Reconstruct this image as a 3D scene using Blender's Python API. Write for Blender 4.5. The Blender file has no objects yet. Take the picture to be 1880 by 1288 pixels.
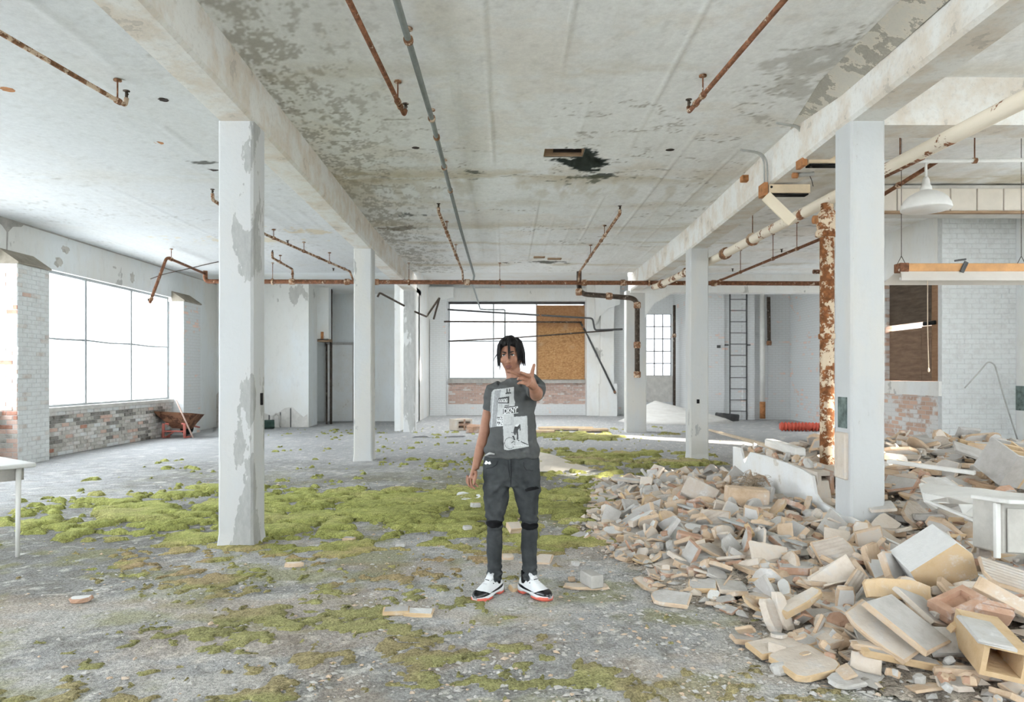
import bpy, bmesh, math, random
import numpy as np
from mathutils import Vector, Matrix, Euler
from mathutils.bvhtree import BVHTree

# ------------------------------------------------------------------ camera, sky, sun, exposure
SC = bpy.context.scene
COL = SC.collection
F, VX, VY, EYE = 1253.0, 930.0, 688.0, 1.53        # focal length in pixels, vanishing point, eye height
cam = bpy.data.cameras.new('camera')
cam.sensor_width = 36.0
cam.lens = F / 1880.0 * 36.0
cam.shift_x = (940.0 - VX) / 1880.0
cam.shift_y = (VY - 644.0) / 1880.0
cam.clip_start, cam.clip_end = 0.05, 200
cam.dof.use_dof = True
cam.dof.focus_distance = 4.9
cam.dof.aperture_fstop = 4.5
camo = bpy.data.objects.new('camera', cam)
camo.location = (0, 0, EYE)
camo.rotation_euler = (math.pi / 2, 0, 0)
COL.objects.link(camo)
SC.camera = camo

SC.view_settings.view_transform = 'Standard'
SC.view_settings.look = 'None'
SC.view_settings.gamma = 1.0
SC.view_settings.use_curve_mapping = False
SC.view_settings.exposure = 0.50
SC.cycles.use_denoising = True
SC.cycles.use_adaptive_sampling = True
SC.cycles.adaptive_threshold = 0.1
SC.cycles.adaptive_min_samples = 12
SC.cycles.max_bounces = 8
SC.cycles.diffuse_bounces = 6
SC.cycles.transparent_max_bounces = 12
SC.cycles.caustics_reflective = False
SC.cycles.caustics_refractive = False
SC.cycles.sample_clamp_indirect = 8.0

SKY = 8.0
world = bpy.data.worlds.new('sky'); SC.world = world
world.use_nodes = True
_bg = world.node_tree.nodes['Background']
_bg.inputs[0].default_value = (0.93, 0.97, 1.0, 1)
_bg.inputs[1].default_value = SKY

R90 = math.pi/2
SUN_TRAVEL = Vector((-0.80, 0.60, -0.36)).normalized()
sl = bpy.data.lights.new('sun', 'SUN'); sl.energy = 16.0; sl.angle = math.radians(2.0); sl.color = (1.0, 0.93, 0.82)
so = bpy.data.objects.new('sun', sl); COL.objects.link(so)
so.rotation_euler = SUN_TRAVEL.to_track_quat('-Z', 'Y').to_euler()
so.location = (20, -10, 12)

def portal(name, loc, rot, sx, sy):
    l = bpy.data.lights.new(name, 'AREA'); l.shape = 'RECTANGLE'; l.size = sx; l.size_y = sy
    l.cycles.is_portal = True
    o = bpy.data.objects.new(name, l); COL.objects.link(o)
    o.location = loc; o.rotation_euler = rot
    return o

# ------------------------------------------------------------------ helpers
R = math.radians
rnd = random.Random(7)

def AT(px, py, d):
    """world point seen at photo pixel (px, py) at depth d"""
    return Vector(((px - VX) * d / F, d, EYE - (py - VY) * d / F))
def ATZ(px, py, z):
    return AT(px, py, (EYE - z) * F / (py - VY))
def FL(px, py, z=0.0):
    return ATZ(px, py, z)

# numpy value noise -------------------------------------------------
_tab = np.random.RandomState(3).rand(256, 256)
def vnoise(x, y):
    xi = np.floor(x).astype(int); yi = np.floor(y).astype(int)
    fx = x - xi; fy = y - yi
    fx = fx * fx * (3 - 2 * fx); fy = fy * fy * (3 - 2 * fy)
    a = _tab[xi % 256, yi % 256]; b = _tab[(xi + 1) % 256, yi % 256]
    c = _tab[xi % 256, (yi + 1) % 256]; d = _tab[(xi + 1) % 256, (yi + 1) % 256]
    return (a * (1 - fx) + b * fx) * (1 - fy) + (c * (1 - fx) + d * fx) * fy
def fbm(x, y, oct=4, lac=2.1, gain=0.5):
    s = 0; a = 1; t = 0
    for i in range(oct):
        s = s + a * vnoise(x + 17.3 * i, y + 9.1 * i); t += a; a *= gain; x = x * lac; y = y * lac
    return s / t
def sstep(a, b, x):
    t = np.clip((x - a) / (b - a), 0, 1); return t * t * (3 - 2 * t)

# mesh collecting ---------------------------------------------------
class MB:
    def __init__(s): s.v = []; s.f = []; s.m = []; s.sm = []
    def add(s, vs, fs, mat=0, smooth=False):
        o = len(s.v); s.v += [tuple(v) for v in vs]
        for f in fs:
            s.f.append(tuple(i + o for i in f)); s.m.append(mat); s.sm.append(smooth)
        return s
    def box(s, lo, hi, mat=0, M=None, cx=0.0):
        x0, y0, z0 = lo; x1, y1, z1 = hi
        vs = [(x0,y0,z0),(x1,y0,z0),(x1,y1,z0),(x0,y1,z0),(x0,y0,z1),(x1,y0,z1),(x1,y1,z1),(x0,y1,z1)]
        if M is not None: vs = [M @ Vector(v) for v in vs]
        return s.add(vs, [(0,3,2,1),(4,5,6,7),(0,1,5,4),(1,2,6,5),(2,3,7,6),(3,0,4,7)], mat)
    def cbox(s, c, size, M=None, b=0.0, mat=0):
        """box of full size about c, corners chamfered by b"""
        hx, hy, hz = size[0]/2, size[1]/2, size[2]/2
        T = Matrix.Translation(Vector(c)) if M is None else Matrix.Translation(Vector(c)) @ M
        if b <= 0: return s.box((-hx,-hy,-hz), (hx,hy,hz), mat, T)
        vs = []; idx = {}
        for sx in (-1,1):
            for sy in (-1,1):
                for sz in (-1,1):
                    for a in range(3):
                        p = [sx*(hx-b), sy*(hy-b), sz*(hz-b)]
                        p[a] = (sx*hx, sy*hy, sz*hz)[a]
                        idx[(sx,sy,sz,a)] = len(vs); vs.append(T @ Vector(p))
        fs = []
        for a in range(3):
            b_, c_ = (a+1) % 3, (a+2) % 3
            for sg in (-1,1):
                q = []
                for (u, w) in ((-1,-1),(1,-1),(1,1),(-1,1)):
                    k = [0,0,0]; k[a] = sg; k[b_] = u; k[c_] = w
                    q.append(idx[(k[0],k[1],k[2],a)])
                fs.append(tuple(q if sg > 0 else q[::-1]))
            for u in (-1,1):
                for w in (-1,1):
                    def kk(t, ax):
                        k = [0,0,0]; k[a] = t; k[b_] = u; k[c_] = w
                        return idx[(k[0],k[1],k[2],ax)]
                    q = (kk(-1,b_), kk(1,b_), kk(1,c_), kk(-1,c_))
                    fs.append(q if u*w > 0 else q[::-1])
        for sx in (-1,1):
            for sy in (-1,1):
                for sz in (-1,1):
                    t = tuple(idx[(sx,sy,sz,a)] for a in range(3))
                    fs.append(t if sx*sy*sz > 0 else t[::-1])
        return s.add(vs, fs, mat)
    def tube(s, pts, r, n=10, mat=0, caps=True, smooth=True, flat=1.0, up=None):
        pts = [Vector(p) for p in pts]; k = len(pts)
        rs = [r]*k if not isinstance(r, (list, tuple)) else r
        rings = []; prev = None
        for i, p in enumerate(pts):
            t = (pts[min(i+1,k-1)] - pts[max(i-1,0)]).normalized()
            if prev is None:
                u = Vector(up) if up else (Vector((0,0,1)) if abs(t.z) < 0.9 else Vector((0,1,0)))
                u = (u - t*u.dot(t)).normalized()
            else:
                u = (prev - t*prev.dot(t)).normalized()
            prev = u; w = t.cross(u)
            rr = rs[i]
            ra, rb = rr if isinstance(rr, (tuple, list)) else (rr, rr*flat)
            rings.append([p + u*(ra*math.cos(2*math.pi*j/n)) + w*(rb*math.sin(2*math.pi*j/n)) for j in range(n)])
        vs = [v for rg in rings for v in rg]; fs = []
        for i in range(k-1):
            for j in range(n):
                a = i*n+j; b = i*n+(j+1) % n
                fs.append((a, b, b+n, a+n))
        s.add(vs, fs, mat, smooth)
        if caps:
            o = len(s.v) - len(vs)
            s.f.append(tuple(o+j for j in range(n))[::-1]); s.m.append(mat); s.sm.append(False)
            s.f.append(tuple(o+(k-1)*n+j for j in range(n))); s.m.append(mat); s.sm.append(False)
        return s
    def rings(s, rings, mat=0, smooth=True, caps=True, closed=False):
        """loft of equal-count rings"""
        n = len(rings[0]); k = len(rings); vs = [v for r_ in rings for v in r_]; fs = []
        for i in range(k if closed else k-1):
            for j in range(n):
                a = i*n+j; b = i*n+(j+1) % n; i2 = (i+1) % k
                fs.append((a, b, i2*n+(j+1) % n, i2*n+j))
        o = len(s.v); s.add(vs, fs, mat, smooth)
        if caps and not closed:
            s.f.append(tuple(o+j for j in range(n))[::-1]); s.m.append(mat); s.sm.append(smooth)
            s.f.append(tuple(o+(k-1)*n+j for j in range(n))); s.m.append(mat); s.sm.append(smooth)
        return s
    def lathe(s, prof, c=(0,0,0), n=20, mat=0, M=None, smooth=True):
        """profile [(r,z)...] about z at c"""
        T = Matrix.Translation(Vector(c)) if M is None else Matrix.Translation(Vector(c)) @ M
        rg = [[T @ Vector((r*math.cos(2*math.pi*j/n), r*math.sin(2*math.pi*j/n), z)) for j in range(n)] for r, z in prof]
        return s.rings(rg, mat, smooth)
    def prism(s, poly, axis, a, b, mat=0, capmat=None, M=None):
        """extrude 2-D polygon along axis 'x','y','z' from a to b"""
        def P(u, v, t):
            p = {'x': (t,u,v), 'y': (u,t,v), 'z': (u,v,t)}[axis]
            return M @ Vector(p) if M is not None else p
        n = len(poly); vs = [P(u,v,a) for u,v in poly] + [P(u,v,b) for u,v in poly]
        o = len(s.v); s.add(vs, [(j, (j+1)%n, n+(j+1)%n, n+j) for j in range(n)], mat)
        cm = mat if capmat is None else capmat
        s.add([], [], 0)
        s.f.append(tuple(o+j for j in range(n))[::-1]); s.m.append(cm); s.sm.append(False)
        s.f.append(tuple(o+n+j for j in range(n))); s.m.append(cm); s.sm.append(False)
        return s
    def mesh(s, name, mats, fix=True):
        me = bpy.data.meshes.new(name)
        me.from_pydata(s.v, [], s.f)
        for m in (mats if isinstance(mats, (list, tuple)) else [mats]): me.materials.append(m)
        me.polygons.foreach_set('material_index', s.m)
        me.polygons.foreach_set('use_smooth', s.sm)
        if fix:
            bm = bmesh.new(); bm.from_mesh(me); bmesh.ops.recalc_face_normals(bm, faces=bm.faces); bm.to_mesh(me); bm.free()
        me.update()
        return me
    def build(s, name, mats, parent=None, loc=None, fix=True, **tags):
        return mkobj(name, s.mesh(name, mats, fix), parent, loc, **tags)

def tag(o, label=None, cat=None, group=None, kind=None):
    if label: o['label'] = label
    if cat: o['category'] = cat
    if group: o['group'] = group
    if kind: o['kind'] = kind
    return o
def mkobj(name, me, parent=None, loc=None, **tags):
    o = bpy.data.objects.new(name, me); COL.objects.link(o)
    if loc is not None: o.location = loc
    if parent is not None: adopt(o, parent)
    return tag(o, **tags)
def adopt(o, parent):
    """parent keeping o's coordinates as world coordinates (parents are only translated)"""
    o.parent = parent
    L = Vector((0,0,0)); p = parent
    while p is not None: L += p.location; p = p.parent
    o.matrix_parent_inverse = Matrix.Translation(-L)
def empty(name, loc=(0,0,0), **tags):
    o = bpy.data.objects.new(name, None); COL.objects.link(o); o.location = loc
    o.empty_display_size = 0.1
    return tag(o, **tags)
def box(name, lo, hi, mat, parent=None, **tags):
    return MB().box(lo, hi).build(name, mat, parent, **tags)

# shader nodes ------------------------------------------------------
class SH:
    def __init__(s, name, rough=0.85, spec=0.25):
        s.m = bpy.data.materials.new(name); s.m.use_nodes = True
        s.t = s.m.node_tree; s.b = s.t.nodes['Principled BSDF']
        s.b.inputs['Roughness'].default_value = rough
        s.b.inputs['Specular IOR Level'].default_value = spec
        s._pos = s._obj = s._rnd = None
    def n(s, typ, **kw):
        nd = s.t.nodes.new(typ)
        for k, v in kw.items(): setattr(nd, k, v)
        return nd
    def put(s, sock, v):
        if hasattr(v, 'is_output') or isinstance(v, bpy.types.NodeSocket): s.t.links.new(v, sock)
        elif isinstance(v, (tuple, list)) and len(v) == 3 and sock.type == 'RGBA': sock.default_value = (*v, 1)
        else: sock.default_value = v
    @property
    def pos(s):
        if s._pos is None: s._pos = s.n('ShaderNodeNewGeometry').outputs['Position']
        return s._pos
    @property
    def obj(s):
        if s._obj is None:
            tc = s.n('ShaderNodeTexCoord'); oi = s.n('ShaderNodeObjectInfo')
            sc = s.n('ShaderNodeVectorMath', operation='SCALE'); sc.inputs[0].default_value = (13, 7, 5)
            s.t.links.new(oi.outputs['Random'], sc.inputs['Scale'])
            ad = s.n('ShaderNodeVectorMath', operation='ADD')
            s.t.links.new(tc.outputs['Object'], ad.inputs[0]); s.t.links.new(sc.outputs[0], ad.inputs[1])
            s._obj = ad.outputs[0]; s._rnd = oi.outputs['Random']
        return s._obj
    @property
    def rnd(s):
        s.obj; return s._rnd
    def map(s, vec, scale=(1,1,1), loc=(0,0,0), rot=(0,0,0)):
        m = s.n('ShaderNodeMapping'); s.put(m.inputs['Vector'], vec)
        m.inputs['Scale'].default_value = scale; m.inputs['Location'].default_value = loc; m.inputs['Rotation'].default_value = rot
        return m.outputs[0]
    def noise(s, scale, detail=4, rough=0.6, vec=None, dist=0.0):
        t = s.n('ShaderNodeTexNoise'); s.put(t.inputs['Vector'], s.pos if vec is None else vec)
        t.inputs['Scale'].default_value = scale; t.inputs['Detail'].default_value = detail
        t.inputs['Roughness'].default_value = rough; t.inputs['Distortion'].default_value = dist
        return t.outputs['Fac']
    def vor(s, scale, vec=None, feature='F1', out='Distance'):
        t = s.n('ShaderNodeTexVoronoi', feature=feature); s.put(t.inputs['Vector'], s.pos if vec is None else vec)
        t.inputs['Scale'].default_value = scale
        return t.outputs[out]
    def wave(s, scale, vec=None, axis='X', dist=0.0):
        t = s.n('ShaderNodeTexWave', bands_direction=axis); s.put(t.inputs['Vector'], s.pos if vec is None else vec)
        t.inputs['Scale'].default_value = scale; t.inputs['Distortion'].default_value = dist
        return t.outputs['Fac']
    def ramp(s, fac, stops, interp='LINEAR'):
        r = s.n('ShaderNodeValToRGB'); s.put(r.inputs[0], fac); r.color_ramp.interpolation = interp
        e = r.color_ramp.elements
        while len(e) < len(stops): e.new(0.5)
        for i, (p, c) in enumerate(stops):
            e[i].position = p; c = (c, c, c) if isinstance(c, (int, float)) else c
            e[i].color = (*c, 1)
        return r.outputs[0]
    def mix(s, fac, a, b, mode='MIX'):
        m = s.n('ShaderNodeMix', data_type='RGBA', blend_type=mode)
        s.put(m.inputs[0], fac); s.put(m.inputs[6], a); s.put(m.inputs[7], b)
        return m.outputs[2]
    def math(s, op, a, b=0.0, clamp=False):
        m = s.n('ShaderNodeMath', operation=op, use_clamp=clamp); s.put(m.inputs[0], a); s.put(m.inputs[1], b)
        return m.outputs[0]
    def smooth(s, x, a, b):
        m = s.n('ShaderNodeMapRange', interpolation_type='SMOOTHSTEP'); s.put(m.inputs[0], x)
        m.inputs[1].default_value = a; m.inputs[2].default_value = b
        return m.outputs[0]
    def sep(s, vec=None):
        q = s.n('ShaderNodeSeparateXYZ'); s.put(q.inputs[0], s.pos if vec is None else vec); return q.outputs
    def bump(s, h, strength=0.4, dist=0.01, prev=None):
        b = s.n('ShaderNodeBump'); s.put(b.inputs['Height'], h)
        b.inputs['Strength'].default_value = strength; b.inputs['Distance'].default_value = dist
        if prev is not None: s.put(b.inputs['Normal'], prev)
        return b.outputs[0]
    def out(s, color=None, normal=None, rough=None, **kw):
        if color is not None: s.put(s.b.inputs['Base Color'], color)
        if normal is not None: s.put(s.b.inputs['Normal'], normal)
        if rough is not None: s.put(s.b.inputs['Roughness'], rough)
        for k, v in kw.items(): s.put(s.b.inputs[k], v)
        return s.m

def plain(name, col, rough=0.8, var=0.15, scale=8.0, spec=0.25, metal=0.0, bump=0.0):
    s = SH(name, rough, spec)
    f = s.noise(scale, 5, 0.65, vec=s.obj)
    lo = tuple(c*(1-var) for c in col); hi = tuple(min(1, c*(1+var)) for c in col)
    c = s.ramp(f, [(0.3, lo), (0.7, hi)])
    nn = s.bump(s.noise(scale*6, 4, 0.6, vec=s.obj), bump, 0.004) if bump else None
    return s.out(c, nn, Metallic=metal)
# ------------------------------------------------------------------ materials
def paint(name, base=(0.80,0.81,0.80), under=(0.50,0.49,0.46), amount=0.35, scale=1.3, zstretch=0.45, dirt=0.12, tint=(0.70,0.60,0.46), seed=0.0, fine=1.0, xbias=None):
    s = SH(name, 0.8, 0.2)
    v = s.map(s.pos, (1,1,zstretch), (seed, seed*1.7, seed*0.6))
    f = s.noise(scale, 7, 0.62, v)
    fp = f
    if xbias: fp = s.math('ADD', f, s.math('MULTIPLY', s.smooth(s.sep()[0], xbias[0], xbias[1]), xbias[2]))
    peel = s.smooth(fp, 0.68-amount*0.42, 0.686-amount*0.42)
    g = s.noise(scale*9, 4, 0.7, v)
    flecks = s.smooth(g, 0.70, 0.71)
    peel = s.math('MAXIMUM', peel, s.math('MULTIPLY', flecks, fine))
    c = s.mix(s.math('MULTIPLY', s.smooth(f, 0.40, 0.62), dirt*2.2), base, tint)
    c = s.mix(s.math('MULTIPLY', s.smooth(g, 0.5, 0.68), dirt), c, (0.45,0.43,0.40))
    uc = s.mix(g, tuple(x*0.7 for x in under), tuple(min(1,x*1.3) for x in under))
    c = s.mix(peel, c, uc)
    return s.out(c, s.bump(s.noise(24, 2, 0.6), 0.3, 0.008))

M = {}
M['paint'] = paint('white_paint', amount=0.02, dirt=0.10)
M['wallpaint'] = paint('wall_paint', base=(0.76,0.785,0.79), amount=0.0, scale=0.8, dirt=0.12, seed=4)
M['column_peeling'] = paint('column_paint_peeling', base=(0.70,0.71,0.71), under=(0.48,0.48,0.465), amount=0.37, scale=1.5, zstretch=0.3, dirt=0.06, seed=2.3, fine=0.6)
M['column_worn'] = paint('column_paint_worn', base=(0.555,0.565,0.565), under=(0.385,0.38,0.37), amount=0.10, scale=1.8, zstretch=0.35, dirt=0.10, seed=9.2)
M['l1'] = paint('column_paint_flaked', base=(0.565,0.575,0.58), under=(0.40,0.40,0.39), amount=0.10, scale=2.6, zstretch=0.38, dirt=0.06, seed=2.3, fine=0.8, xbias=(-2.52,-2.36,0.115))
M['beam'] = paint('beam_paint', base=(0.76,0.75,0.72), under=(0.55,0.50,0.44), amount=0.13, scale=2.6, zstretch=1.0, dirt=0.28, tint=(0.62,0.52,0.41), seed=1.2)

def vcol_mat(name, fine, bump_scale, bump_str, bump_dist, rough=0.92, contrast=0.35):
    """albedo per vertex (real stains and wear), fine grain from one noise"""
    s = SH(name, rough, 0.12)
    at = s.n('ShaderNodeAttribute', attribute_name='albedo')
    g = s.noise(fine, 4, 0.75)
    c = s.mix(1.0, at.outputs['Color'], s.ramp(g, [(0.28, 1-contrast), (0.5, 1.0), (0.72, 1+contrast)]), 'MULTIPLY')
    return s.out(c, s.bump(s.noise(bump_scale, 3, 0.75), bump_str, bump_dist))
M['ceiling'] = vcol_mat('ceiling_boardmarked', 18, 9, 0.22, 0.010, contrast=0.09)
M['floor'] = vcol_mat('floor_concrete', 60, 34, 0.8, 0.02, contrast=0.55)

M['moss'] = vcol_mat('moss', 70, 75, 0.9, 0.02, 0.95, contrast=0.6)

def brick_mats():
    out = {}
    for nm, a, b in (('brick_white', (0.74,0.755,0.75), (0.66,0.66,0.65)), ('brick_chalky', (0.70,0.685,0.66), (0.56,0.50,0.46)),
                     ('brick_pink', (0.66,0.50,0.43), (0.58,0.39,0.32)), ('brick_red', (0.50,0.27,0.20), (0.36,0.17,0.12)),
                     ('brick_sooty', (0.30,0.285,0.26), (0.17,0.16,0.145)), ('brick_grey', (0.55,0.53,0.49), (0.40,0.375,0.34))):
        s = SH(nm, 0.9, 0.15)
        f = s.noise(9, 6, 0.72); k = s.smooth(f, 0.42, 0.66)
        c = s.mix(k, a, b)
        out[nm] = s.out(c, s.bump(s.noise(40, 2, 0.7), 0.5, 0.006))
    return out
M.update(brick_mats())
M['mortar'] = plain('mortar', (0.56,0.54,0.51), 0.95, 0.25, 14, bump=0.5)
M['mortar_white'] = plain('mortar_painted', (0.64,0.65,0.645), 0.95, 0.08, 14, bump=0.3)

def brickwall_mat(name, base, worn, amount, zmax=None, scale=1.0, mortar=(0.6,0.6,0.58), axis='x', bscale=1.0):
    """far brickwork, too small to pick apart: brick pattern as relief and tint"""
    s = SH(name, 0.9, 0.15)
    X, Y, Z = s.sep()
    cb = s.n('ShaderNodeCombineXYZ'); s.put(cb.inputs[0], X if axis == 'x' else Y); s.put(cb.inputs[1], Z)
    t = s.n('ShaderNodeTexBrick'); s.put(t.inputs['Vector'], cb.outputs[0])
    t.inputs['Scale'].default_value = 1.0
    t.inputs['Brick Width'].default_value = 0.23*bscale; t.inputs['Row Height'].default_value = 0.077*bscale; t.inputs['Mortar Size'].default_value = 0.008*bscale
    t.inputs['Color1'].default_value = (0,0,0,1); t.inputs['Color2'].default_value = (1,1,1,1); t.inputs['Mortar'].default_value = (0.5,0.5,0.5,1)
    mortf = t.outputs['Fac']; rv = t.outputs['Color']
    f = s.math('ADD', s.math('MULTIPLY', s.noise(1.4*scale, 6, 0.7), 0.75), s.math('MULTIPLY', rv, 0.25))
    wornf = s.smooth(f, 0.70-amount*0.4, 0.78-amount*0.4)
    if zmax is not None:
        wornf = s.math('MULTIPLY', wornf, s.smooth(Z, zmax+0.15, zmax-0.1))
    bcol = s.mix(rv, tuple(x*0.75 for x in worn), tuple(min(1,x*1.3) for x in worn))
    c = s.mix(wornf, base, bcol)
    c = s.mix(s.math('MULTIPLY', mortf, 0.55), c, mortar)
    n = s.bump(s.math('SUBTRACT', 1.0, mortf), 0.5, 0.008)
    return s.out(c, n)
M['farbrick'] = brickwall_mat('far_spandrel_brick', (0.64,0.61,0.58), (0.47,0.33,0.275), 0.80)
M['whitebrick'] = brickwall_mat('painted_brick_wall', (0.74,0.755,0.76), (0.66,0.52,0.47), 0.18)
M['whitebrick_y'] = brickwall_mat('painted_brick_side_wall', (0.72,0.735,0.74), (0.66,0.50,0.44), 0.28, axis='y')
M['wornbrick_y'] = brickwall_mat('worn_brick_side_wall', (0.70,0.69,0.67), (0.52,0.36,0.28), 0.62, axis='y')

def rust_mat(name, rust=(0.20,0.09,0.05), flake=(0.66,0.56,0.45), amount=0.3, sc=9.0):
    s = SH(name, 0.85, 0.2)
    f = s.noise(sc, 6, 0.75, s.map(s.obj, (1,1,1)))
    r = s.ramp(s.noise(sc*2.2, 5, 0.7, s.obj), [(0.3, tuple(x*0.55 for x in rust)), (0.5, rust), (0.72, tuple(min(1,x*1.9) for x in rust))])
    k = s.smooth(f, 0.66-amount*0.4, 0.68-amount*0.4)
    c = s.mix(k, r, flake)
    return s.out(c, s.bump(s.math('ADD', k, s.noise(60, 4, 0.7, s.obj)), 0.5, 0.004))
M['rust'] = rust_mat('rusty_pipe', amount=0.12)
M['rust_tan'] = rust_mat('rusty_pipe_flaking', rust=(0.22,0.11,0.06), flake=(0.60,0.46,0.34), amount=0.36)
M['rust_white'] = rust_mat('painted_pipe_rusting', rust=(0.27,0.12,0.06), flake=(0.78,0.70,0.58), amount=0.62, sc=3.0)
M['rust_column'] = rust_mat('rusty_riser', rust=(0.25,0.10,0.04), flake=(0.70,0.57,0.42), amount=0.40, sc=7.0)
M['rust_orange'] = plain('rust_orange', (0.42,0.19,0.08), 0.85, 0.35, 12, bump=0.3)
M['conduit'] = plain('conduit_grey', (0.20,0.22,0.21), 0.6, 0.18, 6, 0.4)
M['conduit_light'] = plain('conduit_light', (0.42,0.42,0.40), 0.55, 0.2, 6, 0.4)
M['dark_pipe'] = rust_mat('dark_pipe', rust=(0.085,0.065,0.052), flake=(0.45,0.40,0.34), amount=0.12)
M['white_enamel'] = plain('white_enamel', (0.76,0.75,0.72), 0.4, 0.08, 5, 0.4)
M['cream_metal'] = plain('cream_metal', (0.76,0.62,0.44), 0.6, 0.12, 4, 0.3)
M['tan_metal'] = plain('tan_metal', (0.62,0.33,0.14), 0.6, 0.2, 5, 0.3)
M['black'] = plain('black_recess', (0.02,0.02,0.02), 0.9, 0.2)
M['darkhole'] = plain('dark_hole', (0.05,0.04,0.035), 0.95, 0.3)
M['steel_frame'] = plain('window_steel', (0.42,0.44,0.45), 0.6, 0.15, 6, 0.3)
M['dark_frame'] = plain('dark_steel', (0.10,0.10,0.10), 0.6, 0.2, 6, 0.3)
M['concrete'] = plain('bare_concrete', (0.44,0.42,0.39), 0.95, 0.2, 5, bump=0.5)
M['concrete_light'] = plain('pale_concrete', (0.60,0.58,0.545), 0.95, 0.14, 5, bump=0.5)

def pane_mat(name, haze=0.12, tint=(0.97,0.985,1,1)):
    s = SH(name)
    tr = s.n('ShaderNodeBsdfTransparent'); tr.inputs[0].default_value = tint
    tl = s.n('ShaderNodeBsdfTranslucent'); tl.inputs[0].default_value = (0.85,0.88,0.9,1)
    gl = s.n('ShaderNodeBsdfGlossy'); gl.inputs['Roughness'].default_value = 0.08; gl.inputs[0].default_value = (0.8,0.8,0.8,1)
    m1 = s.n('ShaderNodeMixShader'); m1.inputs[0].default_value = haze
    s.t.links.new(tr.outputs[0], m1.inputs[1]); s.t.links.new(tl.outputs[0], m1.inputs[2])
    m2 = s.n('ShaderNodeMixShader'); m2.inputs[0].default_value = 0.04
    s.t.links.new(m1.outputs[0], m2.inputs[1]); s.t.links.new(gl.outputs[0], m2.inputs[2])
    s.t.links.new(m2.outputs[0], s.t.nodes['Material Output'].inputs[0])
    return s.m
M['pane'] = pane_mat('window_glass')
M['pane_dimmed'] = pane_mat('dimmed_window_glass', 0.03, (0.42,0.425,0.43,1))  # sky glare dimmed by a dark tint so thin rods stay visible
M['pale_yard'] = plain('pale_yard', (0.78,0.78,0.76), 0.95, 0.05, 0.5)

def osb_mat():
    s = SH('strand_board', 0.85, 0.15)
    v = s.map(s.pos, (1,1,1))
    a = s.vor(16, s.map(v, (1,1,2.2), rot=(0,0.5,0)), out='Color'); b = s.noise(22, 5, 0.7, s.map(v, (1,1,0.3), rot=(0,0.9,0)))
    g = s.n('ShaderNodeRGBToBW'); s.put(g.inputs[0], a)
    f = s.math('ADD', s.math('MULTIPLY', g.outputs[0], 0.5), s.math('MULTIPLY', b, 0.5))
    c = s.ramp(f, [(0.25, (0.33,0.17,0.07)), (0.5, (0.48,0.26,0.115)), (0.75, (0.58,0.36,0.18))])
    wet = s.smooth(s.math('ADD', s.sep()[2], s.math('MULTIPLY', s.noise(1.5), 0.5)), 3.55, 3.7)
    c = s.mix(s.math('MULTIPLY', wet, 0.55), c, (0.30,0.145,0.075))
    c = s.mix(s.smooth(s.noise(0.6, 3), 0.62, 0.75), c, (0.50,0.38,0.27))
    return s.out(c, s.bump(f, 0.3, 0.004))
M['osb'] = osb_mat()
def wood_mat(name, a, b, sc=3.0):
    s = SH(name, 0.85, 0.15)
    f = s.noise(sc, 6, 0.7, s.map(s.obj, (1,1,7)))
    return s.out(s.ramp(f, [(0.3, a), (0.7, b)]), s.bump(f, 0.3, 0.005))
M['board_dark'] = wood_mat('weathered_plywood', (0.075,0.055,0.042), (0.16,0.12,0.09))
M['board_brown'] = wood_mat('brown_plywood', (0.17,0.105,0.07), (0.28,0.19,0.13))
M['board_red'] = wood_mat('reddish_plywood', (0.26,0.145,0.08), (0.38,0.23,0.14))
M['wood_pale'] = wood_mat('pale_lumber', (0.56,0.44,0.31), (0.72,0.60,0.46))
M['wood_brown'] = wood_mat('brown_lumber', (0.24,0.155,0.095), (0.42,0.29,0.19))
M['wood_grey'] = wood_mat('grey_lumber', (0.42,0.41,0.39), (0.60,0.585,0.56))
M['wood_white'] = wood_mat('whitewashed_lumber', (0.66,0.64,0.60), (0.80,0.79,0.76))
M['red_paint'] = plain('faded_red_paint', (0.52,0.16,0.13), 0.6, 0.25, 9)
M['green_dark'] = plain('dark_green', (0.07,0.12,0.10), 0.7, 0.3, 9)
M['green_paint'] = plain('worn_green_paint', (0.15,0.19,0.175), 0.75, 0.5, 14)
M['red_plastic'] = plain('red_plastic_hose', (0.60,0.10,0.06), 0.45, 0.1, 4, 0.4)
M['rust_tub'] = rust_mat('rusty_tub', rust=(0.115,0.055,0.035), flake=(0.24,0.12,0.07), amount=0.45, sc=3)
M['card'] = plain('cardboard_sheet', (0.70,0.64,0.56), 0.9, 0.08, 3)
M['paper'] = plain('white_paper', (0.86,0.87,0.88), 0.8, 0.04, 3)
M['plaster'] = paint('old_plaster', base=(0.82,0.825,0.82), under=(0.66,0.62,0.56), amount=0.12, scale=3, zstretch=1, dirt=0.08, seed=6)
M['table_top'] = plain('table_laminate', (0.66,0.66,0.64), 0.5, 0.06, 3, 0.4)
M['metal_grey'] = plain('galvanised', (0.52,0.50,0.46), 0.55, 0.15, 6, 0.4)

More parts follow.
